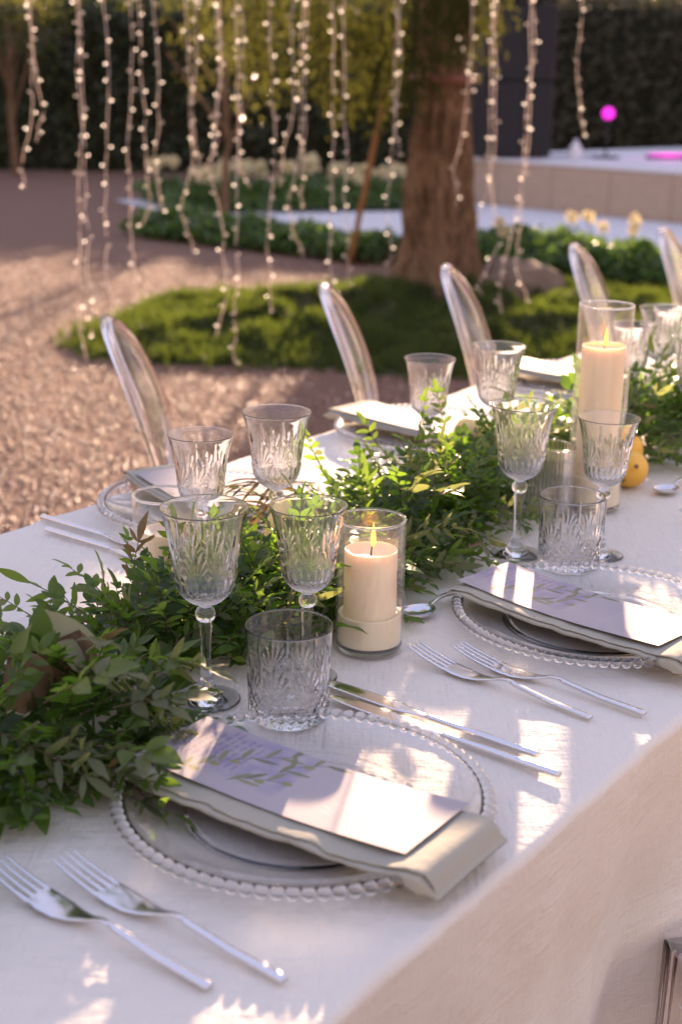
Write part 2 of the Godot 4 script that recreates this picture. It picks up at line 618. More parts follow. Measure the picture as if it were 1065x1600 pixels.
func tube_glass(r: float, h: float, wall: float, base: float, ribs := 0) -> ArrayMesh:
	var prof := sample([Vector2(0.0003, 0.0006), Vector2(r * 0.6, 0.0003), Vector2(r * 0.92, 0.0)], 0.004)
	prof += sample([Vector2(r * 0.975, 0.0008), Vector2(r, 0.004), Vector2(r, h * 0.5), Vector2(r, h - 0.0012)], 0.004)
	prof += [Vector2(r - wall * 0.25, h - 0.0002), Vector2(r - wall * 0.75, h - 0.0002)]
	var n_out := prof.size()
	prof += sample([Vector2(r - wall, h - 0.0012), Vector2(r - wall, h * 0.5), Vector2(r - wall, base + 0.005), Vector2(r - wall - 0.004, base), Vector2(r * 0.4, base - 0.0006), Vector2(0.0003, base - 0.0008)], 0.004)
	var seg := 96 if ribs == 0 else ribs * 6
	var warp := func(q: Vector3, a: float, p: Vector2) -> Vector3:
		var rr := p.x
		if ribs and rr > r - 0.0001 and p.y > 0.004:
			rr -= 0.0016 * absf(sin(a * ribs * 0.5))
		return Vector3(cos(a) * rr, p.y, sin(a) * rr)
	var b := MB.new()
	b.lathe(prof, seg, warp)
	return b.mesh()

# ---------------------------------------------------------------- table things
func plate(label: String, where: Vector3, turn: float) -> Node3D:
	var t := thing("charger_plate", label, "plate", where, turn, "beaded glass charger plates")
	var prof := sample([Vector2(0.0003, 0.0015), Vector2(0.06, 0.0012), Vector2(0.094, 0.0008)], 0.008)
	prof += sample([Vector2(0.0985, 0.0012), Vector2(0.104, 0.0030), Vector2(0.125, 0.0072), Vector2(0.146, 0.0140), Vector2(0.1555, 0.0190), Vector2(0.1575, 0.0212)], 0.004)
	prof += sample([Vector2(0.1565, 0.0228), Vector2(0.1535, 0.0222), Vector2(0.145, 0.0178), Vector2(0.125, 0.0112), Vector2(0.107, 0.0078), Vector2(0.1015, 0.0086), Vector2(0.0985, 0.0080), Vector2(0.0945, 0.0058)], 0.0025)
	prof += sample([Vector2(0.092, 0.0056), Vector2(0.05, 0.0056), Vector2(0.0003, 0.0056)], 0.008)
	var b := MB.new()
	b.lathe(prof, 144)
	part("dish", b.mesh(), M.glass, t)
	if not M.has("bead"):
		var s := MB.new()
		s.lathe(sample([Vector2(0.0002, -0.0060), Vector2(0.0042, -0.0042), Vector2(0.0060, 0.0), Vector2(0.0042, 0.0042), Vector2(0.0002, 0.0060)], 0.0022), 14)
		M.bead = s.mesh()
	for k in 84:
		var p := part("bead", M.bead, M.glass, t)
		p.position = Vector3(cos(TAU * k / 84) * 0.1605, 0.0208, sin(TAU * k / 84) * 0.1605)
	return t

func napkin(label: String, where: Vector3, turn: float, sd: int, length := 0.335, width := 0.128) -> Node3D:
	# a folded cloth lying across the plate: several layers, soft uneven edges, the near end folded under
	var b := MB.new()
	var nu := 40
	var nv := 56
	var f := FastNoiseLite.new()
	f.seed = sd
	f.frequency = 9.0
	var upper := MB.new()
	for layer in 2:
		var pts := PackedVector3Array()
		for j in nv:
			var t := float(j) / (nv - 1)
			var end := clampf(minf(t, 1.0 - t) * nv / 3.0, 0.05, 1.0)
			for i in nu:
				var a := TAU * i / nu
				var cx := signf(cos(a)) * pow(absf(cos(a)), 0.28)
				var cy := signf(sin(a)) * pow(absf(sin(a)), 0.45)
				var z := (t - 0.5) * length
				var thick := 0.0030 + 0.0066 * smoothstep(0.82, 0.97, t) + 0.0010 * f.get_noise_2d(z * 1.2, 7.0)
				var lift := 0.0
				if layer == 1:             # the flap folded over on top
					lift = thick + 0.0011
					thick = 0.0014
				var wide := (width * 0.5 - 0.0035 * layer) * (1.0 - 0.10 * t)
				var x := cx * (wide - 0.003 * (1.0 - sqrt(end)))
				if cx < 0:
					x += (0.0035 + 0.002 * layer) * f.get_noise_2d(z * 2.4, 3.0 + layer * 5.0)
				var wave := 0.0020 * f.get_noise_2d(x * 0.9, z * 1.3) + 0.0020 * f.get_noise_2d(0.0, z * 1.7) * smoothstep(0.0, -wide, x)
				var drop := -0.009 * pow(maxf(0.0, (t - 0.86) / 0.14), 2.0) - 0.004 * pow(maxf(0.0, (0.10 - t) / 0.10), 2.0)
				pts.append(Vector3(x, cy * thick * end + lift * minf(1.0, (1.0 - t) * 40.0) + wave + drop - 0.0055 * sin(PI * t) - 0.0022, z * (1.0 - 0.012 * layer)))
		(b if layer == 0 else upper).solid(nu, nv, pts)
	var o := part("napkin", b.mesh(), M.napkin)
	part("folded_flap", upper.mesh(), M.napkin, o)
	o.position = where
	o.rotation.y = turn
	tag(o, label, "napkin", "folded linen napkins")
	return o

func menu_card(label: String, where: Vector3, turn: float, sd: int, length := 0.285, width := 0.101) -> Node3D:
	var b := MB.new()
	var nu := 10
	var nv := 24
	var pts := PackedVector3Array()
	for j in nv:
		var t := float(j) / (nv - 1)
		for i in nu:
			var x := (float(i) / (nu - 1) - 0.5) * width
			pts.append(Vector3(x, -0.0050 * sin(t * PI) - 0.0012 + 0.0006 * sin(t * 6.0 + sd), (t - 0.5) * length))
	b.grid(nu, nv, pts)
	var lower := PackedVector3Array()
	for p in pts:
		lower.append(p - Vector3(0, 0.0006, 0))
	var o := part("menu_card", b.mesh(), M.card)
	o.position = where
	o.rotation.y = turn
	tag(o, label, "menu card", "printed menu cards")
	return o

func fork_parts() -> Array:
	var head := MB.new()
	var hp := [Vector3(0, 0.0125, -0.098), Vector3(0, 0.0118, -0.108), Vector3(0, 0.0078, -0.122), Vector3(0, 0.0042, -0.138), Vector3(0, 0.0030, -0.152), Vector3(0, 0.0036, -0.168), Vector3(0, 0.0052, -0.182)]
	head.bar(hp, [0.0026, 0.0028, 0.0044, 0.0090, 0.0122, 0.0130, 0.0128], [0.0014, 0.0014, 0.0012, 0.0010, 0.0009, 0.0009, 0.0009])
	var tines := []
	for k in 4:
		var x := (k - 1.5) * 0.0071
		var tn := MB.new()
		tines.append(["tine", tn])
		tn.bar([Vector3(x, 0.0048, -0.179), Vector3(x * 1.0, 0.0074, -0.195), Vector3(x * 0.98, 0.0108, -0.211), Vector3(x * 0.95, 0.0150, -0.226), Vector3(x * 0.93, 0.0172, -0.232)], [0.0021, 0.0019, 0.0017, 0.0013, 0.0005], [0.0010, 0.0010, 0.0010, 0.0008, 0.0004])
	var handle := MB.new()
	handle.bar([Vector3(0, 0.0030, 0.0), Vector3(0, 0.0031, -0.003), Vector3(0, 0.0052, -0.05), Vector3(0, 0.0105, -0.094), Vector3(0, 0.0126, -0.099)], [0.0040, 0.0043, 0.0040, 0.0033, 0.0026], [0.0018, 0.0022, 0.0022, 0.0020, 0.0014])
	return [["head", head.mesh()], ["handle", handle.mesh()]] + tines.map(func(e): return [e[0], e[1].mesh()])

func knife_parts() -> Array:
	var blade := MB.new()
	var path := []
	var hw := []
	var th := []
	for k in 16:
		var t := k / 15.0
		path.append(Vector3(0.0012 * sin(t * 2.0), 0.0046, -0.128 - t * 0.142))
		hw.append(0.0030 + 0.0068 * smoothstep(0.0, 0.3, t) * sqrt(maxf(0.02, 1.0 - pow(t, 5.0))))
		th.append(0.0011 - 0.0006 * t)
	blade.bar(path, hw, th)
	var handle := MB.new()
	handle.tube([Vector3(0, 0.0046, 0.0), Vector3(0, 0.0047, -0.002), Vector3(0, 0.0047, -0.07), Vector3(0, 0.0047, -0.126), Vector3(0, 0.0047, -0.131)], [0.0034, 0.0046, 0.0044, 0.0036, 0.0024], 14, 0.85)
	return [["blade", blade.mesh()], ["handle", handle.mesh()]]

func spoon_parts() -> Array:
	var bowl := MB.new()
	var up := PackedVector3Array()
	var prof := []
	# a shallow dish with thickness, egg-shaped
	for k in 9:
		prof.append(Vector2(sin(k / 8.0 * PI * 0.5), -cos(k / 8.0 * PI * 0.5)))
	for k in 9:
		prof.append(Vector2(sin((8 - k) / 8.0 * PI * 0.5) * 0.96, -cos((8 - k) / 8.0 * PI * 0.5) * 0.86))
	var warp := func(q: Vector3, a: float, p: Vector2) -> Vector3:
		var z := q.z * 0.026
		return Vector3(q.x * 0.0185 * (1.0 - 0.14 * q.z), 0.0095 + q.y * 0.0088 - 0.001 * q.z, z - 0.152)
	bowl.lathe(prof, 32, warp)
	var handle := MB.new()
	handle.bar([Vector3(0, 0.0028, 0.0), Vector3(0, 0.0029, -0.003), Vector3(0, 0.0048, -0.05), Vector3(0, 0.0125, -0.098), Vector3(0, 0.0122, -0.112), Vector3(0, 0.0094, -0.127)], [0.0038, 0.0042, 0.0040, 0.0030, 0.0026, 0.0034], [0.0018, 0.0021, 0.0021, 0.0018, 0.0015, 0.0012])
	return [["bowl", bowl.mesh()], ["handle", handle.mesh()]]

func cutlery(kind: String, label: String, tip: Vector2, end: Vector2, y := TOP + 0.0004) -> void:
	# handle end at "end", pointing towards "tip", both in table places
	if not M.has("set_" + kind):
		M["set_" + kind] = fork_parts() if kind == "fork" else (knife_parts() if kind == "knife" else spoon_parts())
	var p := at(end.x, end.y, y)
	var q := at(tip.x, tip.y, y)
	var dir := (q - p).normalized()
	var t := thing(kind, label, kind, p, atan2(-dir.x, -dir.z), {"fork": "steel forks", "knife": "steel knives", "spoon": "steel spoons"}[kind])
	var first: Node = null
	for e in M["set_" + kind]:
		var o := part(e[0], e[1], M.steel, first if e[0] == "tine" else t)
		if first == null:
			first = o

func candle(label_glass: String, label_candle: String, p: Vector3, r: float, h: float, cr: float, ch: float, lit := true, base_h := 0.03) -> void:
	var g := part("hurricane_glass", tube_glass(r, h, 0.0024, 0.0004), M.pane)
	g.position = p
	tag(g, label_glass, "candle holder", "clear cylinder candle glasses")
	var ring := MB.new()
	var lip := PackedVector3Array()
	for k in 9:
		for i in 64:
			var a := TAU * i / 64
			var rr := r - 0.0012 + 0.0017 * cos(TAU * k / 8)
			lip.append(Vector3(cos(a) * rr, h + 0.0012 + 0.0017 * sin(TAU * k / 8), sin(a) * rr))
	ring.grid(64, 9, lip, true)
	ring.closed()
	part("rim", ring.mesh(), M.glass, g)
	var foot := MB.new()
	foot.lathe(sample([Vector2(0.0004, 0.001), Vector2(r * 0.8, 0.001), Vector2(r - 0.003, 0.002), Vector2(r - 0.0026, 0.005), Vector2(r - 0.004, 0.0082), Vector2(0.0004, 0.0086)], 0.003), 48)
	part("foot", foot.mesh(), M.glass, g)
	obstacles.append([p.x, p.z, r + 0.004])
	var t := thing("pillar_candle", label_candle, "candle", p + Vector3(0, 0.0094, 0), 0.0, "ivory pillar candles")
	var b := MB.new()
	var f := FastNoiseLite.new()
	f.seed = int(p.x * 1000)
	f.frequency = 30.0
	var prof := sample([Vector2(0.0003, 0.0), Vector2(cr * 0.9, 0.0), Vector2(cr, 0.002), Vector2(cr, ch * 0.5), Vector2(cr, ch - 0.003), Vector2(cr - 0.0015, ch), Vector2(cr - 0.0035, ch - 0.0006), Vector2(cr * 0.62, ch - 0.0042), Vector2(0.0003, ch - 0.0055)], 0.003)
	b.lathe(prof, 48, func(q: Vector3, a: float, pp: Vector2) -> Vector3:
		return q + Vector3(cos(a), 0, sin(a)) * 0.0005 * f.get_noise_3d(q.x, q.y, q.z) + Vector3(0, 0.001 * f.get_noise_2d(q.x, q.z) if q.y > ch * 0.9 else 0.0, 0))
	part("wax", b.mesh(), M.wax, t)
	if base_h > 0.0:
		var c := MB.new()                  # the pool of set wax that holds the candle in its glass
		c.lathe(sample([Vector2(cr + 0.0004, 0.0004), Vector2(r - 0.0030, 0.0006), Vector2(r - 0.0027, 0.004), Vector2(r - 0.0027, base_h * 0.6), Vector2(r - 0.0028, base_h), Vector2(cr + 0.002, base_h - 0.0012), Vector2(cr + 0.0004, base_h - 0.001)], 0.003), 48)
		part("wax_base", c.mesh(), M.wax, t)
	var w := MB.new()
	w.tube([Vector3(0, ch - 0.008, 0), Vector3(0.0006, ch + 0.003, 0), Vector3(0.0022, ch + 0.0085, 0.0005)], [0.0011, 0.0009, 0.0006], 6)
	part("wick", w.mesh(), M.wick, t)
	if lit:
		var fl := MB.new()
		fl.lathe(sample([Vector2(0.0002, 0.0), Vector2(0.0024, 0.004), Vector2(0.0032, 0.009), Vector2(0.0022, 0.018), Vector2(0.0009, 0.025), Vector2(0.0002, 0.029)], 0.002), 14)
		var fm := part("flame", fl.mesh(), M.flame, t)
		fm.position = Vector3(0.0022, ch + 0.004, 0.0005)
		var o := OmniLight3D.new()
		o.name = "flame_light"
		o.light_color = Color(1.0, 0.66, 0.32)
		o.light_energy = 0.00006
		o.light_size = 0.004
		o.shadow_enabled = true
		o.omni_range = 6.0
		o.omni_attenuation = 2.0
		t.add_child(o, true)
		o.position = fm.position + Vector3(0, 0.011, 0)

func lemon(label: String, p: Vector3, turn: Vector3, pale := false) -> void:
	var t := thing("lemon", label, "lemon", p, 0.0, "lemons tucked into the garland")
	var b := MB.new()
	b.lathe(sample([Vector2(0.0003, -0.041), Vector2(0.005, -0.0395), Vector2(0.008, -0.036), Vector2(0.020, -0.027), Vector2(0.0285, -0.010), Vector2(0.0285, 0.009), Vector2(0.020, 0.026), Vector2(0.008, 0.0355), Vector2(0.004, 0.038), Vector2(0.0003, 0.0385)], 0.003), 32)
	var r := part("rind", b.mesh(), M.lemon_pale if pale else M.lemon, t)
	var c := MB.new()
	c.lathe(sample([Vector2(0.0003, 0.0375), Vector2(0.003, 0.0382), Vector2(0.0035, 0.0395), Vector2(0.0003, 0.0402)], 0.001), 10)
	part("stalk_scar", c.mesh(), M.stem, t)
	t.rotation = turn

# ---------------------------------------------------------------- leaves
func leaf_shape(width: float, peak: float, fold: float, curl: float) -> MB:
	# a leaf one metre long along y, to be scaled: lobed outline, folded along its midrib, curling back
	var b := MB.new()
	var nv := 7
	var pts := PackedVector3Array()
	for j in nv:
		var t := float(j) / (nv - 1)
		var w := width * pow(sin(PI * pow(t, peak)), 0.8)
		if j == 0 or j == nv - 1:
			w = 0.012
		for i in 3:
			var x := (i - 1.0) * w
			pts.append(Vector3(x, t, absf(x) * fold - curl * t * t + 0.02 * sin(t * 9.0) * (i - 1)))
	b.grid(3, nv, pts)
	return b

func round_leaf() -> MB:
	# a broad, almost circular leaf with a dished, wavy blade
	var b := MB.new()
	var pts := PackedVector3Array()
	for j in 9:
		var t := j / 8.0
		for i in 9:
			var x := (i - 4.0) / 4.0
			var w := 0.46 * sqrt(maxf(0.0, 1.0 - pow(2.0 * t - 1.0, 2.0))) + 0.004
			pts.append(Vector3(x * w, t, 0.22 * x * x * w - 0.22 * t * t + 0.03 * sin(t * 7.0 + x * 4.0)))
	b.grid(9, 9, pts)
	return b

func leaf_basis(dir: Vector3, normal: Vector3, length: float) -> Basis:
	var y := dir.normalized()
	var x := y.cross(normal)
	if x.length() < 0.01:
		x = y.cross(Vector3(0.3, 0.2, 0.9))
	x = x.normalized()
	return Basis(x, y, x.cross(y).normalized()).scaled(Vector3.ONE * length)

func clear_of(p: Vector3, low: float) -> bool:
	if p.y < low:
		return false
	for o in obstacles:
		if Vector2(p.x - o[0], p.z - o[1]).length() < o[2]:
			return false
	return true

func sprig(out: Array, stems: MB, p: Vector3, dir: Vector3, length: float, kind: int, tone: int, low := 0.756, stem_r := 0.0009, sag := 0.18) -> void:
	# kind 0: small paired leaflets, 1: slender olive leaves, 2: broad leaves, 3: long narrow dry leaves
	var step: float = [0.0115, 0.014, 0.019, 0.014][kind]
	var n := int(length / step)
	var d := dir.normalized()
	var path := [p]
	var q := p
	for k in n:
		d = (d + Vector3(rng.randf_range(-1, 1), rng.randf_range(-1, 1) - sag * 2.0, rng.randf_range(-1, 1)) * 0.09).normalized()
		if q.y < low + 0.006 and d.y < 0.05:
			d = Vector3(d.x, 0.08, d.z).normalized()
		q = q + d * step
		if not clear_of(q, low - 0.004):
			break
		path.append(q)
		var side := d.cross(Vector3.UP)
		if side.length() < 0.1:
			side = Vector3(1, 0, 0)
		side = side.normalized().rotated(d, rng.randf_range(-0.5, 0.5) + (1.57 * (k % 2) if kind == 1 else 0.0))
		var nrm := side.cross(d).normalized()
		var last := k == n - 1
		for s in [-1, 1]:
			if rng.randf() < 0.08:
				continue
			var taper := 0.65 + 0.35 * sin(PI * (k + 1.0) / (n + 1.0))
			var ln: float = [0.0190, 0.029, 0.029, 0.050][kind] * taper * rng.randf_range(0.8, 1.15)
			var ld: Vector3 = (d * [0.55, 0.8, 0.7, 1.6][kind] + side * s + nrm * rng.randf_range(-0.15, 0.4)).normalized()
			if clear_of(q + ld * ln, low - 0.002):
				out.append([Transform3D(leaf_basis(ld, nrm + Vector3(rng.randf_range(-1, 1), rng.randf_range(-1, 1), rng.randf_range(-1, 1)) * 0.35, ln), q), kind, tone if rng.randf() < 0.8 else clampi(tone + rng.randi_range(-1, 1), 0, 4)])
		if last:
			out.append([Transform3D(leaf_basis(d, nrm, 0.024 if kind == 0 else 0.04), q), kind, tone])
	if path.size() > 2:
		var r := []
		for k in path.size():
			r.append(stem_r * (1.0 - 0.6 * k / path.size()))
		stems.tube(path, r, 5)

func garland(label: String, from: float, to: float, line: Callable, seed_: int, kinds: Array, extra = null) -> void:
	# line(a) gives (n of the middle, half width, height)
	rng.seed = seed_
	var leaves := []
	var stems := MB.new()
	var eye := Vector3(0, 1.365, 0)
	var count := int((to - from) * 430)
	for k in count:
		var a := rng.randf_range(from, to)
		var l: Vector3 = line.call(a)
		var phi := rng.randf_range(-0.15, PI + 0.15)
		var rad := sqrt(rng.randf()) * 0.75
		var p := at(a, l.x + cos(phi) * l.y * rad, TOP + 0.012 + absf(sin(phi)) * l.z * rad * 0.85)
		var out_dir := N * cos(phi) * 0.9 + Vector3(0, sin(phi) * 0.55 + 0.05, 0) + D * rng.randf_range(-0.9, 0.9)
		if not clear_of(p, TOP):
			continue
		var kind: int = kinds[rng.randi() % kinds.size()]
		var tone: int = [0, 0, 0, 1, 1, 2, 1][rng.randi() % 7] if kind != 1 else (3 if rng.randf() < 0.65 else 2)
		if kind == 3:
			tone = 4
		sprig(leaves, stems, p, out_dir, rng.randf_range(0.045, 0.095) * (1.2 if kind == 1 else 1.0), kind, tone)
	for k in int((to - from) * 1900):     # the dense inside
		var a := rng.randf_range(from, to)
		var l: Vector3 = line.call(a)
		var phi := rng.randf_range(0, PI)
		var rad := sqrt(rng.randf()) * 0.85
		var p := at(a, l.x + cos(phi) * l.y * rad, TOP + 0.006 + sin(phi) * l.z * rad * 0.8)
		if clear_of(p, TOP):
			var d := Vector3(rng.randf_range(-1, 1), rng.randf_range(-0.4, 1), rng.randf_range(-1, 1))
			if clear_of(p + d.normalized() * 0.035, TOP + 0.002):
				leaves.append([Transform3D(leaf_basis(d, Vector3(rng.randf_range(-1, 1), 0.7, rng.randf_range(-1, 1)), rng.randf_range(0.022, 0.04)), p), rng.randi() % 2, rng.randi() % 2])
	for k in int((to - from) * 12):       # a few broad pale leaves on top
		var a := rng.randf_range(from, to)
		var l: Vector3 = line.call(a)
		var phi := rng.randf_range(0.1, 1.2)
		var p := at(a, l.x + cos(phi) * l.y * 0.9, TOP + 0.02 + sin(phi) * l.z)
		sprig(leaves, stems, p, N * cos(phi) + Vector3(0, sin(phi) * 0.6, 0) + D * rng.randf_range(-1, 1), 0.07, 2, 3 if k % 2 else 2)
	if extra != null:
		extra.call(leaves, stems)
	var mid: Vector3 = line.call((from + to) * 0.5)
	var base := at((from + to) * 0.5, mid.x, TOP)
	var t := thing("garland", label, "garland", base, 0.0, "")
	var back := Transform3D(Basis(), -base)
	# the 300 that show largest: near the eye, on the outside
	var rank := []
	for k in leaves.size():
		var p: Vector3 = leaves[k][0].origin
		var size: float = leaves[k][0].basis.y.length()
		var a := (p - Vector3(0, p.y, 0)).dot(D)
		var l: Vector3 = line.call(clampf(a, from, to))
		var q := p - at(a, l.x, TOP)
		var outer := q.dot((eye - p).normalized())
		rank.append([size / p.distance_to(eye) * (0.4 + maxf(0.0, outer + 0.02) * 6.0), k])
	rank.sort_custom(func(x, y): return x[0] > y[0])
	var rest := {}
	for k in rank.size():
		var e = leaves[rank[k][1]]
		if k < 300:
			var o := part("leaf", M.leaf_mesh[e[1]], M.leaf[e[2]], t)
			o.transform = back * e[0]
		else:
			if not rest.has(e[2]):
				rest[e[2]] = MB.new()
			rest[e[2]].add(M.leaf_mb[e[1]], back * e[0])
	var am := ArrayMesh.new()
	var f := MeshInstance3D.new()
	for tone in rest:
		rest[tone].into(am)
		am.surface_set_material(am.get_surface_count() - 1, M.leaf[tone])
	f.mesh = am
	f.name = "foliage"
	f.set_meta("kind", "stuff")
	t.add_child(f, true)
	var st := MB.new()
	st.add(stems, back)
	part("stems", st.mesh(), M.stem, t, "stuff")

# ---------------------------------------------------------------- chairs
func make_chair(label: String) -> Node3D:
	var t := thing("ghost_chair", label, "chair", Vector3.ZERO, 0.0, "clear acrylic chairs round the table")
	# the oval back: a clear panel in a thick rolled rim, bent to the sitter and leaning back
	var bend := func(q: Vector3, a: float, p: Vector2) -> Vector3:
		var x := q.x * 0.98
		var h := q.z * 1.06 + 0.715
		var s := h - 0.62
		var z := -0.205 - (0.25 * s + 0.28 * s * s * signf(s)) + x * x * 0.6
		return Vector3(x, h, z + q.y)
	var b := MB.new()
	b.lathe([Vector2(0.0004, 0.003), Vector2(0.06, 0.003), Vector2(0.12, 0.003), Vector2(0.178, 0.003), Vector2(0.178, -0.003), Vector2(0.12, -0.003), Vector2(0.06, -0.003), Vector2(0.0004, -0.003)], 72, bend)
	var rim := MB.new()
	var ring := PackedVector3Array()
	for k in 12:
		var q := TAU * k / 12
		for i in 96:
			var a := TAU * i / 96
			var rr := 0.1865 + 0.0085 * cos(q)
			ring.append(bend.call(Vector3(cos(a) * rr, 0.0115 * sin(q), sin(a) * rr), a, Vector2.ZERO))
	for i in 96:
		ring.append(ring[i])
	rim.grid(96, 13, ring, true)
	for i in 96:                       # the ring closes on itself
		var nn := (rim.n[i] + rim.n[12 * 96 + i]).normalized()
		rim.n[i] = nn
		rim.n[12 * 96 + i] = nn
	rim.closed()
	var back := part("backrest", b.mesh(), M.acrylic, t)
	part("rim", rim.mesh(), M.rim, back)
	# seat: a rounded square slab over an apron
	var slab := func(half: float, lo: float, hi: float, bev: float) -> MB:
		var m := MB.new()
		m.lathe([Vector2(0.0003, lo), Vector2(half - bev, lo), Vector2(half, lo + bev), Vector2(half, hi - bev), Vector2(half - bev, hi), Vector2(0.0003, hi)], 72, func(q: Vector3, a: float, p: Vector2) -> Vector3:
			var c := cos(a)
			var s := sin(a)
			var k := pow(pow(absf(c), 22.0) + pow(absf(s), 22.0), -1.0 / 22.0)
			return Vector3(q.x * k, q.y, q.z * k))
		return m
	part("seat", slab.call(0.205, 0.452, 0.464, 0.003).mesh(), M.acrylic, t)
	for k in 4:
		var ap := MB.new()
		ap.box(Vector3(0, 0.4185, 0.188), Vector3(0.322, 0.064, 0.009), 0.002)
		var o := part("apron", ap.mesh(), M.rim, t)
		o.rotation.y = k * PI / 2
	for sx in [-1, 1]:
		for sz in [-1, 1]:
			var lg := MB.new()
			var pts := PackedVector3Array()
			for yy in [0.0, 0.002, 0.15, 0.30, 0.4495, 0.4505]:
				var hw: float = 0.011 + 0.006 * yy / 0.45
				if yy == 0.0 or yy == 0.4505:
					hw = 0.0003
				for i in 16:
					var a := TAU * (i + 0.5) / 16
					var c := signf(cos(a)) * pow(absf(cos(a)), 0.35)
					var s := signf(sin(a)) * pow(absf(sin(a)), 0.35)
					pts.append(Vector3(sx * (0.184 + 0.012 * (1.0 - yy / 0.45)) + c * hw, yy, sz * (0.184 + (0.035 if sz < 0 else 0.0) * (1.0 - yy / 0.45)) + s * hw))
			lg.solid(16, 6, pts)
			part("leg", lg.mesh(), M.rim, t)
		var post := MB.new()
		post.tube([Vector3(sx * 0.10, 0.466, -0.165), Vector3(sx * 0.105, 0.505, -0.172), Vector3(sx * 0.108, 0.545, -0.172)], [0.012, 0.011, 0.009], 10)
		part("back_post", post.mesh(), M.acrylic, t)
	return t

# ---------------------------------------------------------------- lights on strings
func light_string(label: String, x0: float, x1: float, low: float, z: float, sd: int) -> void:
	var r := RandomNumberGenerator.new()
	r.seed = sd
	var high := 2.75
	var t := thing("string_light", label, "string lights", Vector3(x0, high, z), 0.0, "fairy light strings hanging from the tree")
	var path := []
	var y := high
	var sx := 0.0
	var kx := 0.0
	var sz := 0.0
	var bulbs := MB.new()
	var dim := MB.new()
	var one := M.bulb_mb as MB
	var stubs := MB.new()
	var k := 0
	var total := high - low
	while y > low:
		var f := (high - y) / total
		var loose := 1.0 + 2.2 * smoothstep(0.72, 1.0, f)      # the ends kink more than the middle
		kx = kx * 0.55 + r.randf_range(-0.006, 0.006) * loose
		sx += kx
		sx *= 0.93
		sz = sz * 0.9 + r.randf_range(-0.006, 0.006)
		var p := Vector3((x1 - x0) * f + sx, y - high, sz)
		path.append(p)
		if k % 2 == 1:
			var s := -1.0 if (k / 2) % 2 else 1.0
			if r.randf() < 0.25:
				s = -s
			var e := p + Vector3(s * r.randf_range(0.008, 0.018), r.randf_range(-0.006, 0.010), r.randf_range(-0.010, 0.010))
			stubs.tube([p, e], [0.0014, 0.0011], 4)
			(bulbs if r.randf() < 0.42 else dim).add(one, Transform3D(Basis.from_euler(Vector3(r.randf_range(-1.2, 1.2), 0, r.randf_range(-1.5, 1.5))), e))
		y -= 0.043 * r.randf_range(0.7, 1.3) * (1.0 if f < 0.9 else 0.85)
		k += 1
	var w := MB.new()
	w.tube(path, [0.0023], 5)
	w.add(stubs, Transform3D())
	part("wire", w.mesh(), M.wire, t)
	part("light_bulbs", bulbs.mesh(), M.bulb, t, "stuff")
	part("dim_light_bulbs", dim.mesh(), M.bulb_dim, t, "stuff")

# ---------------------------------------------------------------- trees and shrubs
func leaf_cloud(centre: Vector3, size: Vector3, n: int, length: float, out: Array, hang := 0.0) -> void:
	# leaves in small clumps through an ellipsoid
	var k := 0
	while k < n:
		var d := Vector3(rng.randfn(), rng.randfn(), rng.randfn()).normalized() * pow(rng.randf(), 0.45)
		var c := centre + d * size
		var m := rng.randi_range(5, 12)
		for j in m:
			var p := c + Vector3(rng.randfn(), rng.randfn(), rng.randfn()) * length * 1.1
			var dir := Vector3(rng.randf_range(-1, 1), rng.randf_range(-0.8, 0.8) - hang, rng.randf_range(-1, 1))
			out.append(Transform3D(leaf_basis(dir, Vector3(rng.randf_range(-1, 1), 1, rng.randf_range(-1, 1)), length * rng.randf_range(0.7, 1.3)), p))
		k += m

func hedge(label: String, centre: Vector3, size: Vector3, turn: float, n: int, sd: int, mat_: Material, leaf := 0.10) -> Node3D:
	rng.seed = sd
	var t := thing("hedge", label, "hedge", centre, turn, "clipped hedges round the garden")
	var f := FastNoiseLite.new()
	f.seed = sd
	f.frequency = 0.55
	# the woody inside: an uneven block
	var b := MB.new()
	var nu := 48
	var nv := 14
	var pts := PackedVector3Array()
	for j in nv:
		var v := float(j) / (nv - 1)
		for i in nu:
			var a := TAU * i / nu
			var c := Vector3(signf(cos(a)) * pow(absf(cos(a)), 0.3) * size.x * 0.5, 0, signf(sin(a)) * pow(absf(sin(a)), 0.3) * size.z * 0.5)
			var top := 1.0 if v < 0.85 else maxf(0.01, 1.0 - (v - 0.85) / 0.15)
			c *= top * 0.88
			c.y = minf(v / 0.85, 1.0) * size.y * 0.92
			c += Vector3(1, 0.6, 1) * f.get_noise_3dv(c * 2.0) * 0.15 * (1.0 if v > 0.05 else 0.0)
			pts.append(c)
	b.solid(nu, nv, pts)
	part("inner_branches", b.mesh(), M.hedge_core, t)
	var where := []
	for k in n:
		var p := Vector3(rng.randf_range(-0.5, 0.5) * size.x, 0, 0)
		var face := rng.randf()
		if face < 0.62:
			p.z = size.z * 0.5
			p.y = rng.randf() * size.y
		elif face < 0.72:
			p.z = -size.z * 0.5
			p.y = rng.randf() * size.y
		else:
			p.z = rng.randf_range(-0.5, 0.5) * size.z
			p.y = size.y
		p += Vector3(0, 0, 1) * (f.get_noise_2d(p.x * 3.0, p.y * 3.0) * 0.22 + rng.randf_range(-0.18, 0.06)) + Vector3(0, f.get_noise_2d(p.x * 1.6, 9.0) * 0.35 + rng.randf_range(-0.2, 0.05) if p.y > size.y * 0.9 else 0.0, 0)
		p.y = maxf(p.y, 0.03)
		var dir := Vector3(rng.randf_range(-1, 1), rng.randf_range(-0.5, 1), rng.randf_range(-0.3, 1))
		where.append(Transform3D(leaf_basis(dir, Vector3(rng.randf_range(-1, 1), 0.5, 1), leaf * rng.randf_range(0.6, 1.4)), p))
	scatter("foliage", M.leaf_mesh[2], mat_, where, t)
	return t

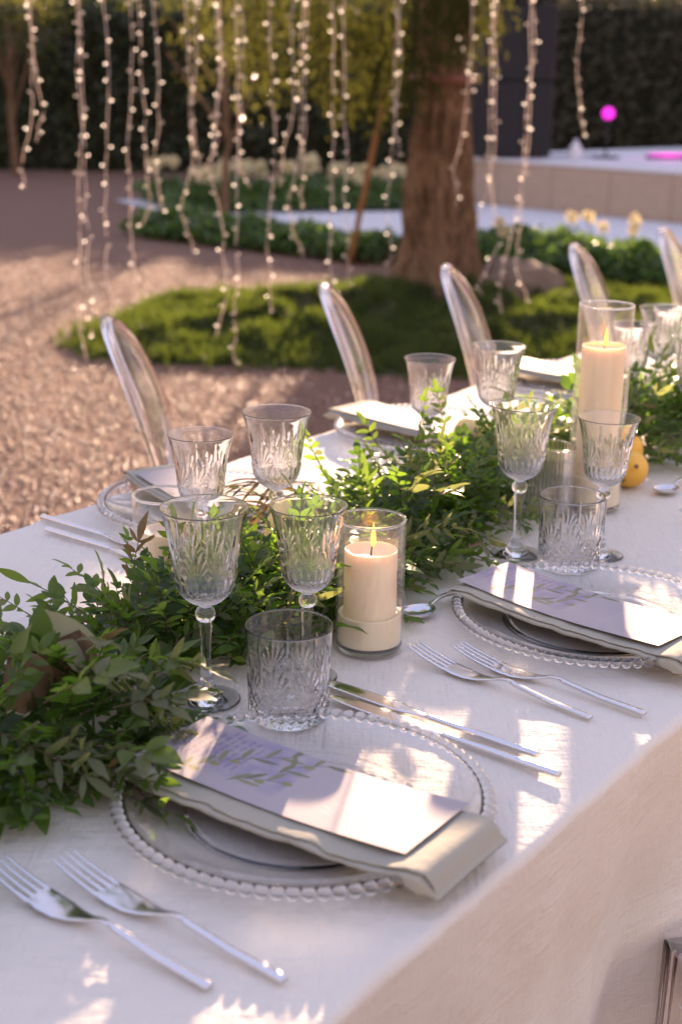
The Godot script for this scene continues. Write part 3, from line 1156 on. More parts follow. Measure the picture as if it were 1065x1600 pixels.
func limb(m: MB, from: Vector3, to: Vector3, r0: float, r1: float, bow := 0.15) -> Array:
	var path := []
	var rad := []
	var side := Vector3(rng.randf_range(-1, 1), rng.randf_range(0, 1), rng.randf_range(-1, 1)) * bow
	for k in 9:
		var t := k / 8.0
		path.append(from.lerp(to, t) + side * sin(PI * t) * (to - from).length())
		rad.append(lerpf(r0, r1, t))
	m.tube(path, rad, 10)
	return path

func simple_tree(called: String, label: String, p: Vector3, h: float, r: float, n: int, sd: int, mat_: Material, low := 0.3, leaf := 0.14, group := "trees behind the hedge") -> void:
	rng.seed = sd
	var t := thing(called, label, "tree" if h > 2.5 else "shrub", p, 0.0, group)
	var tr := MB.new()
	limb(tr, Vector3.ZERO, Vector3(0, h * 0.6, 0), 0.05 * h / 3.0, 0.02 * h / 3.0, 0.03)
	for k in 6:
		var a := TAU * k / 6.0 + rng.randf()
		limb(tr, Vector3(0, h * rng.randf_range(0.15, 0.45), 0), Vector3(cos(a) * r * 0.7, h * rng.randf_range(0.5, 0.9), sin(a) * r * 0.7), 0.02 * h / 3.0, 0.006, 0.1)
	part("trunk", tr.mesh(), M.bark, t)
	var where := []
	for k in 9:
		var a := rng.randf() * TAU
		var rr := sqrt(rng.randf()) * r * 0.65
		leaf_cloud(Vector3(cos(a) * rr, h * lerpf(low, 0.85, rng.randf()), sin(a) * rr), Vector3(r * 0.5, h * 0.17, r * 0.5), n / 9, leaf, where)
	scatter("crown", M.leaf_mesh[1], mat_, where, t)

# ================================================================ the scene
func _ready() -> void:
	# ---- camera, sky, sun, exposure
	var cam := Camera3D.new()
	cam.name = "camera"
	add_child(cam)
	var lens := CameraAttributesPhysical.new()
	lens.frustum_focal_length = 33.33
	lens.frustum_focus_distance = 1.58
	lens.frustum_near = 0.05
	lens.frustum_far = 600.0
	lens.exposure_aperture = 3.3
	lens.exposure_multiplier = 1.0
	cam.attributes = lens
	cam.position = Vector3(0, 1.365, 0)
	cam.basis = Basis(Vector3.RIGHT, deg_to_rad(-17.0)) * Basis(Vector3(0, 0, 1), deg_to_rad(1.0))
	cam.current = true

	var sky_mat := ProceduralSkyMaterial.new()
	sky_mat.sky_top_color = Color(0.59, 0.61, 0.74)
	sky_mat.sky_horizon_color = Color(0.93, 0.785, 0.64)
	sky_mat.sky_curve = 0.22
	sky_mat.sky_energy_multiplier = 0.64
	sky_mat.ground_horizon_color = Color(0.62, 0.53, 0.50)
	sky_mat.ground_bottom_color = Color(0.40, 0.33, 0.30)
	sky_mat.sun_angle_max = 20.0
	sky_mat.sun_curve = 0.1
	var sky := Sky.new()
	sky.sky_material = sky_mat
	var env := Environment.new()
	env.background_mode = Environment.BG_SKY
	env.sky = sky
	env.tonemap_mode = Environment.TONE_MAPPER_LINEAR
	env.tonemap_exposure = 5.9
	env.sdfgi_enabled = true
	env.ssao_enabled = true
	env.ssil_enabled = true
	var we := WorldEnvironment.new()
	we.name = "world_environment"
	we.environment = env
	add_child(we)
	var sun := DirectionalLight3D.new()
	sun.name = "sun"
	sun.light_color = Color(1.0, 0.84, 0.70)
	sun.light_energy = 1.0
	sun.light_angular_distance = 0.8
	sun.shadow_enabled = true
	sun.sky_mode = DirectionalLight3D.SKY_MODE_LIGHT_ONLY
	add_child(sun)
	sun.look_at_from_position(Vector3(0.155, 0.232, -1.0) * 10.0, Vector3.ZERO)

	materials()
	M.card = mat(lin(0.50, 0.48, 0.47), 0.7)
	M.card.albedo_texture = menu_tex()
	M.leaf_mb = [leaf_shape(0.21, 0.85, 0.35, 0.12), leaf_shape(0.125, 0.9, 0.3, 0.18), leaf_shape(0.30, 0.75, 0.25, 0.2), leaf_shape(0.07, 0.8, 0.5, 0.35)]
	M.leaf_mesh = M.leaf_mb.map(func(b): return b.mesh())
	var bb := MB.new()
	bb.lathe(sample([Vector2(0.0002, -0.0045), Vector2(0.0024, -0.003), Vector2(0.0030, 0.001), Vector2(0.0016, 0.0055), Vector2(0.0002, 0.0062)], 0.0022), 7)
	M.bulb_mb = bb
	setting()
	table()
	settings_near()
	settings_far()
	centre_pieces()
	garlands()
	chairs()
	strings()

# ---------------------------------------------------------------- ground, stage, planting
func ground_sheet(called: String, outline: Array, y: float, m: Material) -> void:
	var b := MB.new()
	var p := []
	for q in outline:
		p.append(Vector3(q.x, y, q.y))
	b.poly(p, Vector3(0, -1000, 0))
	part(called, b.mesh(), m, self, "structure")

func mound(x: float, z: float) -> float:
	# height of the grass island round the tree, negative outside it
	var p := Vector2(x - 0.62, z + 8.25).rotated(0.30)
	var a := atan2(p.y, p.x)
	var r := p.length() / Vector2(2.45 + 0.18 * sin(a * 3.0 + 1.0), 1.55 + 0.14 * sin(a * 5.0)).length() * 1.41
	var e := Vector2(p.x / (2.15 + 0.17 * sin(a * 5.0)), p.y / (1.42 + 0.10 * sin(a * 7.0))).length()
	if e > 1.0:
		return -1.0
	var f := M.mound_noise as FastNoiseLite
	return (1.0 - pow(e, 3.0)) * (0.03 + 0.20 * maxf(0.0, f.get_noise_2d(x, z * 1.3) + 0.12)) + 0.003

func setting() -> void:
	var far_ := 150.0
	ground_sheet("ground", [Vector2(-far_, -far_), Vector2(far_, -far_), Vector2(far_, far_), Vector2(-far_, far_)], 0.0, M.gravel)
	# loose stones where the gravel is near enough to show them
	rng.seed = 5
	var st := MB.new()
	st.lathe([Vector2(0.0002, -0.6), Vector2(0.75, -0.35), Vector2(1.0, 0.05), Vector2(0.62, 0.5), Vector2(0.0002, 0.62)], 7, func(q: Vector3, a: float, p: Vector2) -> Vector3: return q * (1.0 + 0.22 * sin(a * 2.0 + p.y * 5.0)))
	var where := []
	var tints := []
	for k in 100000:
		var z := -3.0 - 8.0 * pow(rng.randf(), 1.2)
		var x := rng.randf_range(-0.36, 0.20) * absf(z) + rng.randf_range(-0.3, 0.2)
		if mound(x, z) > 0.0 if M.has("mound_noise") else false:
			continue
		var s := 0.0025 + 0.0085 * pow(rng.randf(), 3.0)
		where.append(Transform3D(Basis.from_euler(Vector3(rng.randf() * 6, rng.randf() * 6, rng.randf() * 6)).scaled(Vector3(s, s * 0.8, s)), Vector3(x, s * 0.25, z)))
		var g := rng.randf()
		tints.append(Color(0.16, 0.082, 0.051).lerp(Color(0.36, 0.225, 0.155), g) if rng.randf() < 0.90 else [Color(0.56, 0.48, 0.42), Color(0.10, 0.065, 0.045)][rng.randi() % 2])
	var gs := scatter("gravel_stones", st.mesh(), M.stone, where, self, tints)
	tag(gs, "loose pinkish gravel stones scattered over the ground", "gravel", "", "stuff")

	# the grass island
	var mn := FastNoiseLite.new()
	mn.seed = 4
	mn.frequency = 1.7
	mn.fractal_octaves = 2
	M.mound_noise = mn
	var b := MB.new()
	var nu := 110
	var nv := 80
	var pts := PackedVector3Array()
	for j in nv:
		for i in nu:
			var x := -2.3 + 5.8 * i / (nu - 1)
			var z := -10.7 + 4.7 * j / (nv - 1)
			var h := mound(x, z)
			pts.append(Vector3(x, h if h > 0.0 else -0.03, z))
	b.grid(nu, nv, pts)
	var gm := part("grass_island_ground", b.mesh(), M.soil, self, "structure")
	rng.seed = 6
	var blades := []
	while blades.size() < 95000:
		var x := rng.randf_range(-2.2, 3.2)
		var z := rng.randf_range(-10.6, -6.2)
		var h := mound(x, z)
		if h < 0.0:                        # stray tufts beyond the edge
			if rng.randf() > 0.5 or maxf(mound(x + 0.10, z), maxf(mound(x - 0.10, z), maxf(mound(x, z + 0.12), mound(x, z - 0.12)))) < 0.0 or M.mound_noise.get_noise_2d(x * 6.0, z * 6.0) < 0.08:
				continue
			h = 0.0
		if mn.get_noise_2d(x * 3.1, z * 3.1 + 50.0) < -0.22 and rng.randf() < 0.75:      # thin, worn places
			continue
		var lean := Vector3(rng.randf_range(-0.8, 0.8), 1.0, rng.randf_range(-0.8, 0.8))
		blades.append(Transform3D(leaf_basis(lean, Vector3(rng.randf_range(-1, 1), 0.1, rng.randf_range(-1, 1)), rng.randf_range(0.03, 0.09) * (0.75 + 0.9 * absf(mn.get_noise_2d(x * 2.7 + 30.0, z * 2.7)))), Vector3(x, h - 0.006, z)))
	var blade := MB.new()
	blade.grid(2, 3, PackedVector3Array([Vector3(-0.05, 0, 0), Vector3(0.05, 0, 0), Vector3(-0.035, 0.55, 0.05), Vector3(0.035, 0.55, 0.05), Vector3(-0.004, 1, 0.22), Vector3(0.004, 1, 0.22)]))
	tag(scatter("grass", blade.mesh(), M.grass, blades), "mounded soft green grass growing round the tree trunk", "grass", "", "stuff")

	# white paved path and the stage
	ground_sheet("path", [Vector2(-2.6, -16.3), Vector2(-1.0, -12.9), Vector2(1.2, -12.98), Vector2(2.75, -11.6), Vector2(7.5, -7.2), Vector2(9.5, -9.0), Vector2(3.4, -14.6), Vector2(1.1, -17.05)], 0.006, M.paving)
	var dir := Vector3(2.02, 0, 2.12).normalized()
	var inw := Vector3(2.12, 0, -2.02).normalized()
	var corner := Vector3(1.15, 0, -17.0)
	var sb := Basis(dir, Vector3.UP, dir.cross(Vector3.UP))
	var stg := thing("stage", "low stage with tan front wall and white floor behind the path", "stage", corner + dir * 3.5 + inw * 2.6, 0.0)
	var w := MB.new()
	w.box(Vector3(0, 0.24, 0), Vector3(7.0, 0.48, 5.2), 0.01, sb)
	part("front_wall", w.mesh(), M.stage_wall, stg)
	for k in 9:
		var pn := MB.new()
		pn.box(Vector3(0, 0.241, 0) + dir * (-3.48 + (k + 0.5) * 0.773) - inw * 2.603, Vector3(0.765, 0.462, 0.016), 0.003, sb)
		part("panel", pn.mesh(), M.stage_wall, stg)
	var dk := MB.new()
	dk.box(Vector3(0, 0.5, 0), Vector3(7.04, 0.036, 5.24), 0.008, sb)
	part("deck", dk.mesh(), M.paving, stg)
	# black tower
	var tower := thing("black_tower", "tall black panelled speaker tower standing on the stage corner", "speaker tower", Vector3(1.84, 0.519, -16.80), 0.25)
	for k in 3:
		var p := MB.new()
		p.box(Vector3(0, 0.42 + k * 0.83, 0), Vector3(0.84, 0.815, 0.5), 0.02)
		part("cabinet", p.mesh(), M.black, tower)
		for s in 2:
			var g := MB.new()
			g.box(Vector3(-0.205 + 0.41 * s, 0.42 + k * 0.83, 0.258), Vector3(0.375, 0.74, 0.012), 0.004)
			part("grille", g.mesh(), M.black_soft, tower)
	# pink stage lamp on its stand
	var lamp := thing("stage_lamp", "small round stage lamp glowing pink on a thin black stand", "lamp", Vector3(2.99, 0.519, -17.0), 0.0)
	var lb := MB.new()
	lb.lathe([Vector2(0.0005, 0.0), Vector2(0.16, 0.0), Vector2(0.165, 0.012), Vector2(0.15, 0.024), Vector2(0.0005, 0.03)], 28)
	part("base", lb.mesh(), M.black, lamp)
	var lp := MB.new()
	lp.tube([Vector3(0, 0.02, 0), Vector3(0, 0.47, 0)], [0.013], 10)
	part("pole", lp.mesh(), M.black, lamp)
	var head := MB.new()
	head.lathe(sample([Vector2(0.0005, -0.12), Vector2(0.05, -0.115), Vector2(0.075, -0.05), Vector2(0.082, 0.0), Vector2(0.076, 0.006), Vector2(0.0005, 0.004)], 0.02), 24, func(q: Vector3, a: float, p: Vector2) -> Vector3: return Vector3(q.x, q.z, q.y))
	var hm := part("housing", head.mesh(), M.black, lamp)
	hm.position = Vector3(0, 0.5, 0.0)
	hm.rotation = Vector3(0.15, -0.17, 0)
	var face := MB.new()
	face.lathe(sample([Vector2(0.0005, 0.008), Vector2(0.066, 0.008), Vector2(0.068, 0.012), Vector2(0.05, 0.022), Vector2(0.0005, 0.027)], 0.01), 24, func(q: Vector3, a: float, p: Vector2) -> Vector3: return Vector3(q.x, q.z, q.y))
	var fm := part("lamp_face", face.mesh(), M.pink, lamp)
	fm.transform = hm.transform
	var pl := SpotLight3D.new()
	pl.name = "pink_spot"
	pl.light_color = Color(1.0, 0.15, 0.85)
	pl.light_energy = 0.02
	pl.light_size = 0.06
	pl.spot_angle = 40.0
	pl.spot_range = 30.0
	pl.spot_attenuation = 2.0
	pl.shadow_enabled = true
	lamp.add_child(pl)
	pl.position = Vector3(-0.01, 0.5, 0.05)
	pl.rotation = Vector3(0.15, PI - 0.17, 0)
	var cb := MB.new()
	cb.tube([Vector3(2.99, 0.53, -17.1), Vector3(2.85, 0.526, -17.25), Vector3(2.7, 0.526, -17.12), Vector3(2.5, 0.526, -17.2), Vector3(2.25, 0.526, -17.05)], [0.008], 6)
	tag(part("power_cable", cb.mesh(), M.black), "thin black cable running from the pink stage lamp to the black tower", "cable")
	var bar := thing("floor_uplight", "flat bar lamp glowing pink on the white stage floor", "lamp", Vector3(3.72, 0.519, -17.0), 0.1)
	var fb := MB.new()
	fb.box(Vector3(0, 0.02, 0), Vector3(0.52, 0.04, 0.12), 0.008)
	part("body", fb.mesh(), M.black, bar)
	var fl := MB.new()
	fl.box(Vector3(0, 0.046, 0.0), Vector3(0.46, 0.010, 0.10), 0.003)
	part("lamp_face", fl.mesh(), M.pink, bar)
	var al := OmniLight3D.new()
	al.name = "pink_glow"
	al.light_color = Color(1.0, 0.15, 0.85)
	al.light_energy = 0.02
	al.light_size = 0.08
	al.shadow_enabled = true
	al.omni_range = 8.0
	al.omni_attenuation = 2.0
	bar.add_child(al)
	al.position = Vector3(0, 0.16, 0)
	var bt := MB.new()
	bt.lathe(sample([Vector2(0.0005, 0.0), Vector2(0.07, 0.0), Vector2(0.075, 0.01), Vector2(0.07, 0.12), Vector2(0.03, 0.17), Vector2(0.024, 0.21), Vector2(0.0005, 0.212)], 0.02), 20)
	var bo := part("white_bottle", bt.mesh(), M.white_paint)
	bo.position = Vector3(2.60, 0.519, -16.75)
	tag(bo, "small white bottle standing on the stage beside the pink lamp", "bottle")

	# hedges and trees behind
	hedge("dark green clipped hedge at the end of the gravel court", Vector3(-4.7, 0, -21.9), Vector3(13.0, 2.45, 1.6), 0.05, 16000, 31, M.hedge_leaf)
	hedge("dark green clipped hedge behind the white stage", Vector3(6.4, 0, -21.8), Vector3(12.0, 2.55, 1.6), -0.08, 14000, 32, M.hedge_dry)
	simple_tree("bushy_tree", "loose sunlit yellow green tree in front of the dark hedge", Vector3(-1.15, 0, -13.6), 2.75, 0.75, 900, 41, M.sun_leaf, 0.38, 0.07, "")
	simple_tree("round_tree", "dark round tree rising behind the long hedge", Vector3(-9.5, 0, -42.0), 6.0, 3.6, 5000, 42, M.tree_leaf, 0.3, 0.3)
	simple_tree("round_tree", "wide dark tree beyond the stage hedge", Vector3(10.5, 0, -45.0), 6.2, 4.2, 5000, 43, M.tree_leaf, 0.3, 0.3)
	simple_tree("round_tree", "low dark tree rising behind the middle of the hedges", Vector3(-1.2, 0, -44.0), 4.8, 3.4, 5000, 44, M.tree_leaf, 0.25, 0.3)
	simple_tree("slender_tree", "slender light green tree before the hedge in the far left corner", Vector3(-4.5, 0, -19.9), 3.3, 0.7, 900, 45, M.sun_leaf, 0.55, 0.11, "")
	planting()
	main_tree()

func low_bed(called: String, label: String, category: String, a: Vector2, b: Vector2, width: float, h: float, n: int, sd: int, leaf := 0.07, group := "") -> Node3D:
	# a strip of low evergreen planting from a to b
	rng.seed = sd
	var mid := (a + b) * 0.5
	var t := thing(called, label, category, Vector3(mid.x, 0, mid.y), 0.0, group)
	var f := FastNoiseLite.new()
	f.seed = sd
	f.frequency = 1.4
	var where := []
	var side := (b - a).orthogonal().normalized()
	for k in n:
		var u := rng.randf()
		var v := rng.randf_range(-1, 1)
		var p := a.lerp(b, u) + side * v * width * 0.5 - mid
		var top := h * (0.75 + 0.5 * f.get_noise_2d(p.x, p.y)) * sqrt(maxf(0.05, 1.0 - v * v * 0.85))
		var y := top * pow(rng.randf(), 0.5)
		where.append(Transform3D(leaf_basis(Vector3(rng.randf_range(-1, 1), rng.randf_range(-0.2, 1), rng.randf_range(-1, 1)), Vector3(rng.randf_range(-1, 1), 1, rng.randf_range(-1, 1)), leaf * rng.randf_range(0.6, 1.3)), Vector3(p.x, maxf(y, 0.01), p.y)))
	scatter("foliage", M.leaf_mesh[2], M.low_leaf, where, t)
	return t

func flower_plant(label: String, p: Vector3, h: float, heads: int, sd: int, spread := 0.12, size := 0.045, group := "pale flowering plants by the path") -> void:
	rng.seed = sd
	var t := thing("flower_plant", label, "flower", p, 0.0, group)
	var st := MB.new()
	var leaves := []
	for k in heads:
		var q := Vector3(rng.randf_range(-1, 1) * spread, h * rng.randf_range(0.78, 1.05), rng.randf_range(-1, 1) * spread)
		st.tube([Vector3(q.x * 0.3, 0, q.z * 0.3), Vector3(q.x * 0.7, h * 0.5, q.z * 0.7), q], [0.006, 0.005, 0.004], 5)
		var fl := MB.new()
		for j in 26:                       # florets on a ball
			var d := Vector3(rng.randfn(), rng.randfn() + 0.4, rng.randfn()).normalized()
			fl.add(M.leaf_mb[2], Transform3D(leaf_basis(d, Vector3(rng.randfn(), rng.randfn(), rng.randfn()), size * rng.randf_range(0.8, 1.2)), d * size * 0.25))
		var o := part("flower_head", fl.mesh(), M.petal, t)
		o.position = q
	for k in 26:
		var d := Vector3(rng.randf_range(-1, 1), rng.randf_range(0.5, 1.6), rng.randf_range(-1, 1))
		leaves.append(Transform3D(leaf_basis(d, Vector3(rng.randfn(), 0.5, rng.randfn()), h * rng.randf_range(0.35, 0.7)), Vector3(rng.randfn() * 0.03, 0, rng.randfn() * 0.03)))
	part("stem", st.mesh(), M.low_leaf, t)
	scatter("foliage", M.leaf_mesh[1], M.low_leaf, leaves, t)

func planting() -> void:
	low_bed("low_hedge", "low dark green border in front of the white path left of the trunk", "low hedge", Vector2(-1.75, -12.9), Vector2(0.45, -11.1), 0.75, 0.26, 5200, 51, 0.075, "low borders along the path")
	low_bed("low_hedge", "low dark green border between the grass and the path right of the trunk", "low hedge", Vector2(0.95, -11.6), Vector2(3.1, -9.2), 0.95, 0.30, 6200, 52, 0.075, "low borders along the path")
	low_bed("flower_bed", "leafy green flower bed behind the path under the fairy lights", "flower bed", Vector2(-2.1, -15.6), Vector2(0.8, -16.6), 2.0, 0.30, 6500, 53, 0.09)
	var r := RandomNumberGenerator.new()
	r.seed = 9
	var spots := ["at the far left end of the bed by the gravel", "second from the gravel end of the bed", "in the left half of the bed, lower than its neighbours", "left of the middle of the bed", "in the middle of the flower bed", "right of the middle of the bed", "behind the hanging lights left of the trunk", "close to the left side of the trunk"]
	for k in 8:
		flower_plant("clump of creamy white flowers " + spots[k], Vector3(-1.95 + k * 0.36 + r.randf_range(-0.06, 0.06), 0.05, -15.2 - 0.12 * k + r.randf_range(-0.3, 0.3)), 0.34 + 0.12 * r.randf(), 7, 60 + k, 0.17, 0.06, "white flowers in the bed")
	flower_plant("pale yellow flower heads just right of the trunk above the border", Vector3(1.19, 0, -10.8), 0.36, 2, 71, 0.06)
	flower_plant("single pale yellow flower head behind the clear chair backs", Vector3(1.66, 0, -10.7), 0.43, 1, 72, 0.02)
	flower_plant("pair of pale yellow flower heads rising before the stage wall", Vector3(1.86, 0, -10.75), 0.42, 2, 73, 0.08)
	flower_plant("pale yellow flower head at the right end of the border", Vector3(2.18, 0, -10.8), 0.37, 2, 74, 0.05)
	# low rock by the trunk
	var b := MB.new()
	var f := FastNoiseLite.new()
	f.seed = 3
	f.frequency = 3.0
	b.lathe(sample([Vector2(0.001, 0.22), Vector2(0.16, 0.19), Vector2(0.27, 0.10), Vector2(0.30, 0.0), Vector2(0.28, -0.08), Vector2(0.001, -0.1)], 0.03), 30, func(q: Vector3, a: float, p: Vector2) -> Vector3: return q * (1.0 + 0.35 * f.get_noise_3dv(q)))
	var rk := part("rock", b.mesh(), M.rock)
	rk.position = Vector3(1.12, 0.05, -9.15)
	tag(rk, "rounded brown rock lying in the grass beside the trunk", "rock")
	# leaning pole
	var pm := MB.new()
	pm.tube([Vector3(0, 0, 0), Vector3(0.105, 0.66, 0.68), Vector3(0.215, 1.32, 1.37), Vector3(0.27, 1.65, 1.72)], [0.022, 0.021, 0.020, 0.019], 10)
	var po := part("wooden_pole", pm.mesh(), M.pole)
	po.position = Vector3(0.033, 0.0, -10.97)
	tag(po, "thin orange brown wooden pole leaning up towards the tree", "pole")

func main_tree() -> void:
	rng.seed = 17
	var t := thing("shade_tree", "thick brown tree trunk with overhanging dark green foliage behind the table", "tree", Vector3(0.583, 0.0, -9.146), 0.0)
	var f := FastNoiseLite.new()
	f.seed = 2
	f.frequency = 2.2
	f.fractal_octaves = 3
	var b := MB.new()
	var nu := 72
	var nv := 60
	var pts := PackedVector3Array()
	for j in nv:
		var v := float(j) / (nv - 1)
		var y := v * 2.5
		var r := 0.160 + 0.065 * smoothstep(1.5, 0.3, y) + 0.13 * pow(maxf(0.0, 1.0 - y / 0.5), 2.0) + 0.05 * smoothstep(1.5, 2.5, y)
		for i in nu:
			var a := TAU * i / nu
			var rr := r * (1.0 + 0.09 * sin(a * 5.0 + y * 0.9) * maxf(0.2, 1.0 - y / 1.2) + 0.05 * sin(a * 9.0 - y * 1.3))
			var q := Vector3(cos(a), 0, sin(a))
			rr += 0.055 * f.get_noise_3d(q.x * 2.6, y * 0.45, q.z * 2.6) - 0.022 * pow(1.0 - absf(f.get_noise_3d(q.x * 2.1 + 5.0, y * 0.35, q.z * 2.1)), 9.0) + 0.010 * f.get_noise_3d(q.x * 9.0, y * 2.0, q.z * 9.0)
			if v == 0.0 or v == 1.0:
				rr = 0.001
			pts.append(q * rr + Vector3(-0.03 * sin(y * 1.1) + 0.022 * y, y if v > 0.0 else 0.0, 0))
	b.solid(nu, nv, pts)
	var trunk := part("trunk", b.mesh(), M.bark, t)
	var s := MB.new()
	s.lathe([Vector2(0.196, 1.34), Vector2(0.215, 1.345), Vector2(0.217, 1.385), Vector2(0.198, 1.39)], 48)
	var strap := part("strap", s.mesh(), M.strap, trunk)
	strap.position = Vector3(0.0, 0, 0)
	# limbs
	var lm := MB.new()
	var tips := []
	for e in [[-1.9, 2.9, 1.2], [-1.2, 2.7, 2.6], [0.2, 3.1, 2.9], [1.5, 2.9, 2.0], [2.1, 3.0, 0.0], [0.6, 3.3, -2.0], [-1.5, 3.1, -1.4], [-2.6, 3.0, 2.2], [0.9, 4.0, 0.6], [-0.6, 4.0, 0.3]]:
		var tip := Vector3(e[0], e[1] + 0.55, e[2])
		var path := limb(lm, Vector3(e[0] * 0.03, 2.4, e[2] * 0.03), tip, 0.085, 0.02, 0.10)
		tips.append(tip)
		tips.append(path[6] + Vector3(0, 0.15, 0))
	part("limbs", lm.mesh(), M.bark, t)
	var where := []
	for tip in tips:
		leaf_cloud(tip, Vector3(0.75, 0.36, 0.75), 420, 0.065, where, 0.4)
	# sprays that droop into view between the lights
	for e in [[-1.05, 1.55, 0.9, 0.28], [-0.75, 1.75, 0.7, 0.36], [-0.45, 1.55, 0.6, 0.30], [-0.2, 1.62, 0.7, 0.32], [-0.28, 1.35, 0.6, 0.22], [-0.62, 1.42, 0.7, 0.24], [-1.3, 1.85, 0.8, 0.3], [0.12, 1.75, 0.55, 0.2], [-0.05, 1.95, 0.6, 0.35], [-0.9, 2.05, 0.7, 0.4], [-1.8, 2.1, 0.8, 0.3]]:
		leaf_cloud(Vector3(e[0], e[1], e[2]), Vector3(e[3], 0.30, e[3]), 620, 0.05, where, 0.9)
	var twigs := MB.new()
	for e in [[-1.05, 1.35, 0.9], [-0.75, 1.5, 0.7], [-0.45, 1.3, 0.6], [-0.2, 1.35, 0.7], [-0.28, 1.15, 0.6], [-0.62, 1.2, 0.7], [-1.3, 1.6, 0.8], [0.12, 1.6, 0.55]]:
		limb(twigs, Vector3(e[0] * 0.8, 2.8, e[2]), Vector3(e[0], e[1], e[2]), 0.012, 0.003, 0.04)
	part("twigs", twigs.mesh(), M.bark, t)
	scatter("crown", M.leaf_mesh[1], M.tree_leaf, where, t)

# ---------------------------------------------------------------- the table
func table() -> void:
	var f := FastNoiseLite.new()
	f.seed = 15
	f.frequency = 3.0
	f.fractal_octaves = 3
	var b := MB.new()
	var a0 := -0.45
	var a1 := 6.6
	var nu := 420
	# across: far hem, far edge, top, near edge, near hem: (n, drop, outward)
	var rows := []
	for k in 14:
		rows.append([-1.49, 0.735 * (1.0 - k / 14.0) + 0.012, -1.0])
	for k in 5:
		var q := k / 4.0 * PI * 0.5
		rows.append([-1.49 + 0.010 * (1.0 - cos(q)), 0.010 * (1.0 - sin(q)), 0.0])
	for k in range(1, 50):
		rows.append([-1.48 + 0.988 * k / 50.0, 0.0, 0.0])
	for k in 5:
		var q := k / 4.0 * PI * 0.5
		rows.append([-0.492 + 0.010 * sin(q), 0.010 * (1.0 - cos(q)), 0.0])
	for k in range(1, 31):
		rows.append([-0.482, 0.012 + 0.735 * k / 30.0, 1.0])
	var pts := PackedVector3Array()
	for r in rows:
		for i in nu:
			var a := a0 + (a1 - a0) * i / (nu - 1)
			var n: float = r[0]
			var y: float = TOP - r[1]
			if r[2] == 0.0:
				y -= 0.0018 * (0.6 + f.get_noise_2d(a * 2.2, n * 2.2)) + 0.0012 * absf(f.get_noise_2d(a * 5.0 + 40.0, n * 4.0))
			else:
				var dr: float = r[1]
				var fold := 0.016 * sin(a * 15.0 + 1.6 * sin(a * 4.1)) + 0.012 * sin(a * 58.0 + 3.0 * sin(a * 5.0)) * (0.5 + 0.5 * sin(a * 3.3)) + 0.009 * sin(a * 37.0 + 2.0 * sin(a * 7.0) + dr * 1.5)
				n += r[2] * (0.007 * f.get_noise_2d(a * 3.2, dr * 0.7 + 20.0) * smoothstep(0.0, 0.12, dr) + fold * smoothstep(0.0, 0.5, dr) * 1.1 - 0.030 * smoothstep(0.0, 0.28, dr) + 0.006 * f.get_noise_2d(a * 1.5, dr * 2.0) * smoothstep(0.0, 0.1, dr))
			var rim := clampf(1.0 - minf(absf(n + 0.486), absf(n + 1.486)) / 0.05, 0.0, 1.0) if r[2] == 0.0 else 1.0
			y -= 0.0016 * rim * (1.0 + f.get_noise_2d(a * 4.0, 60.0)) * (1.0 if r[2] == 0.0 else maxf(0.0, 1.0 - r[1] / 0.1))
			n += 0.0035 * rim * f.get_noise_2d(a * 2.6, 80.0 + signf(n + 1.0) * 9.0)
			pts.append(at(a, n, y))
	b.grid(nu, rows.size(), pts)
	for e in [a0, a1]:                      # the short ends
		var q := PackedVector3Array()
		for j in 20:
			for i in 60:
				var n := -1.488 + 1.004 * i / 59.0
				var dr := 0.0015 + 0.73 * j / 19.0
				q.append(at(e + signf(e) * (0.004 + 0.02 * sin(n * 19.0) * dr), n, TOP - dr))
		b.grid(60, 20, q)
	b.reverse()
	var o := part("tablecloth", b.mesh(), M.cloth)
	tag(o, "long off-white linen tablecloth falling in soft folds over the banquet table", "tablecloth")

var goblets := {}

func goblet(size: String, label: String, a: float, n: float, spin := 0.0) -> void:
	if not goblets.has(size):
		goblets[size] = goblet_mesh(1.0, 0.207) if size == "large" else (goblet_mesh(0.925, 0.192) if size == "small" else tumbler_mesh())
	var o := part("tumbler" if size == "tumbler" else "wine_goblet", goblets[size], M.glass)
	o.position = at(a, n, TOP + 0.0003)
	o.rotation.y = spin
	tag(o, label, "glass", "cut crystal tumblers" if size == "tumbler" else "cut crystal wine goblets")
	obstacles.append([o.position.x, o.position.z, 0.046 if size != "tumbler" else 0.045])

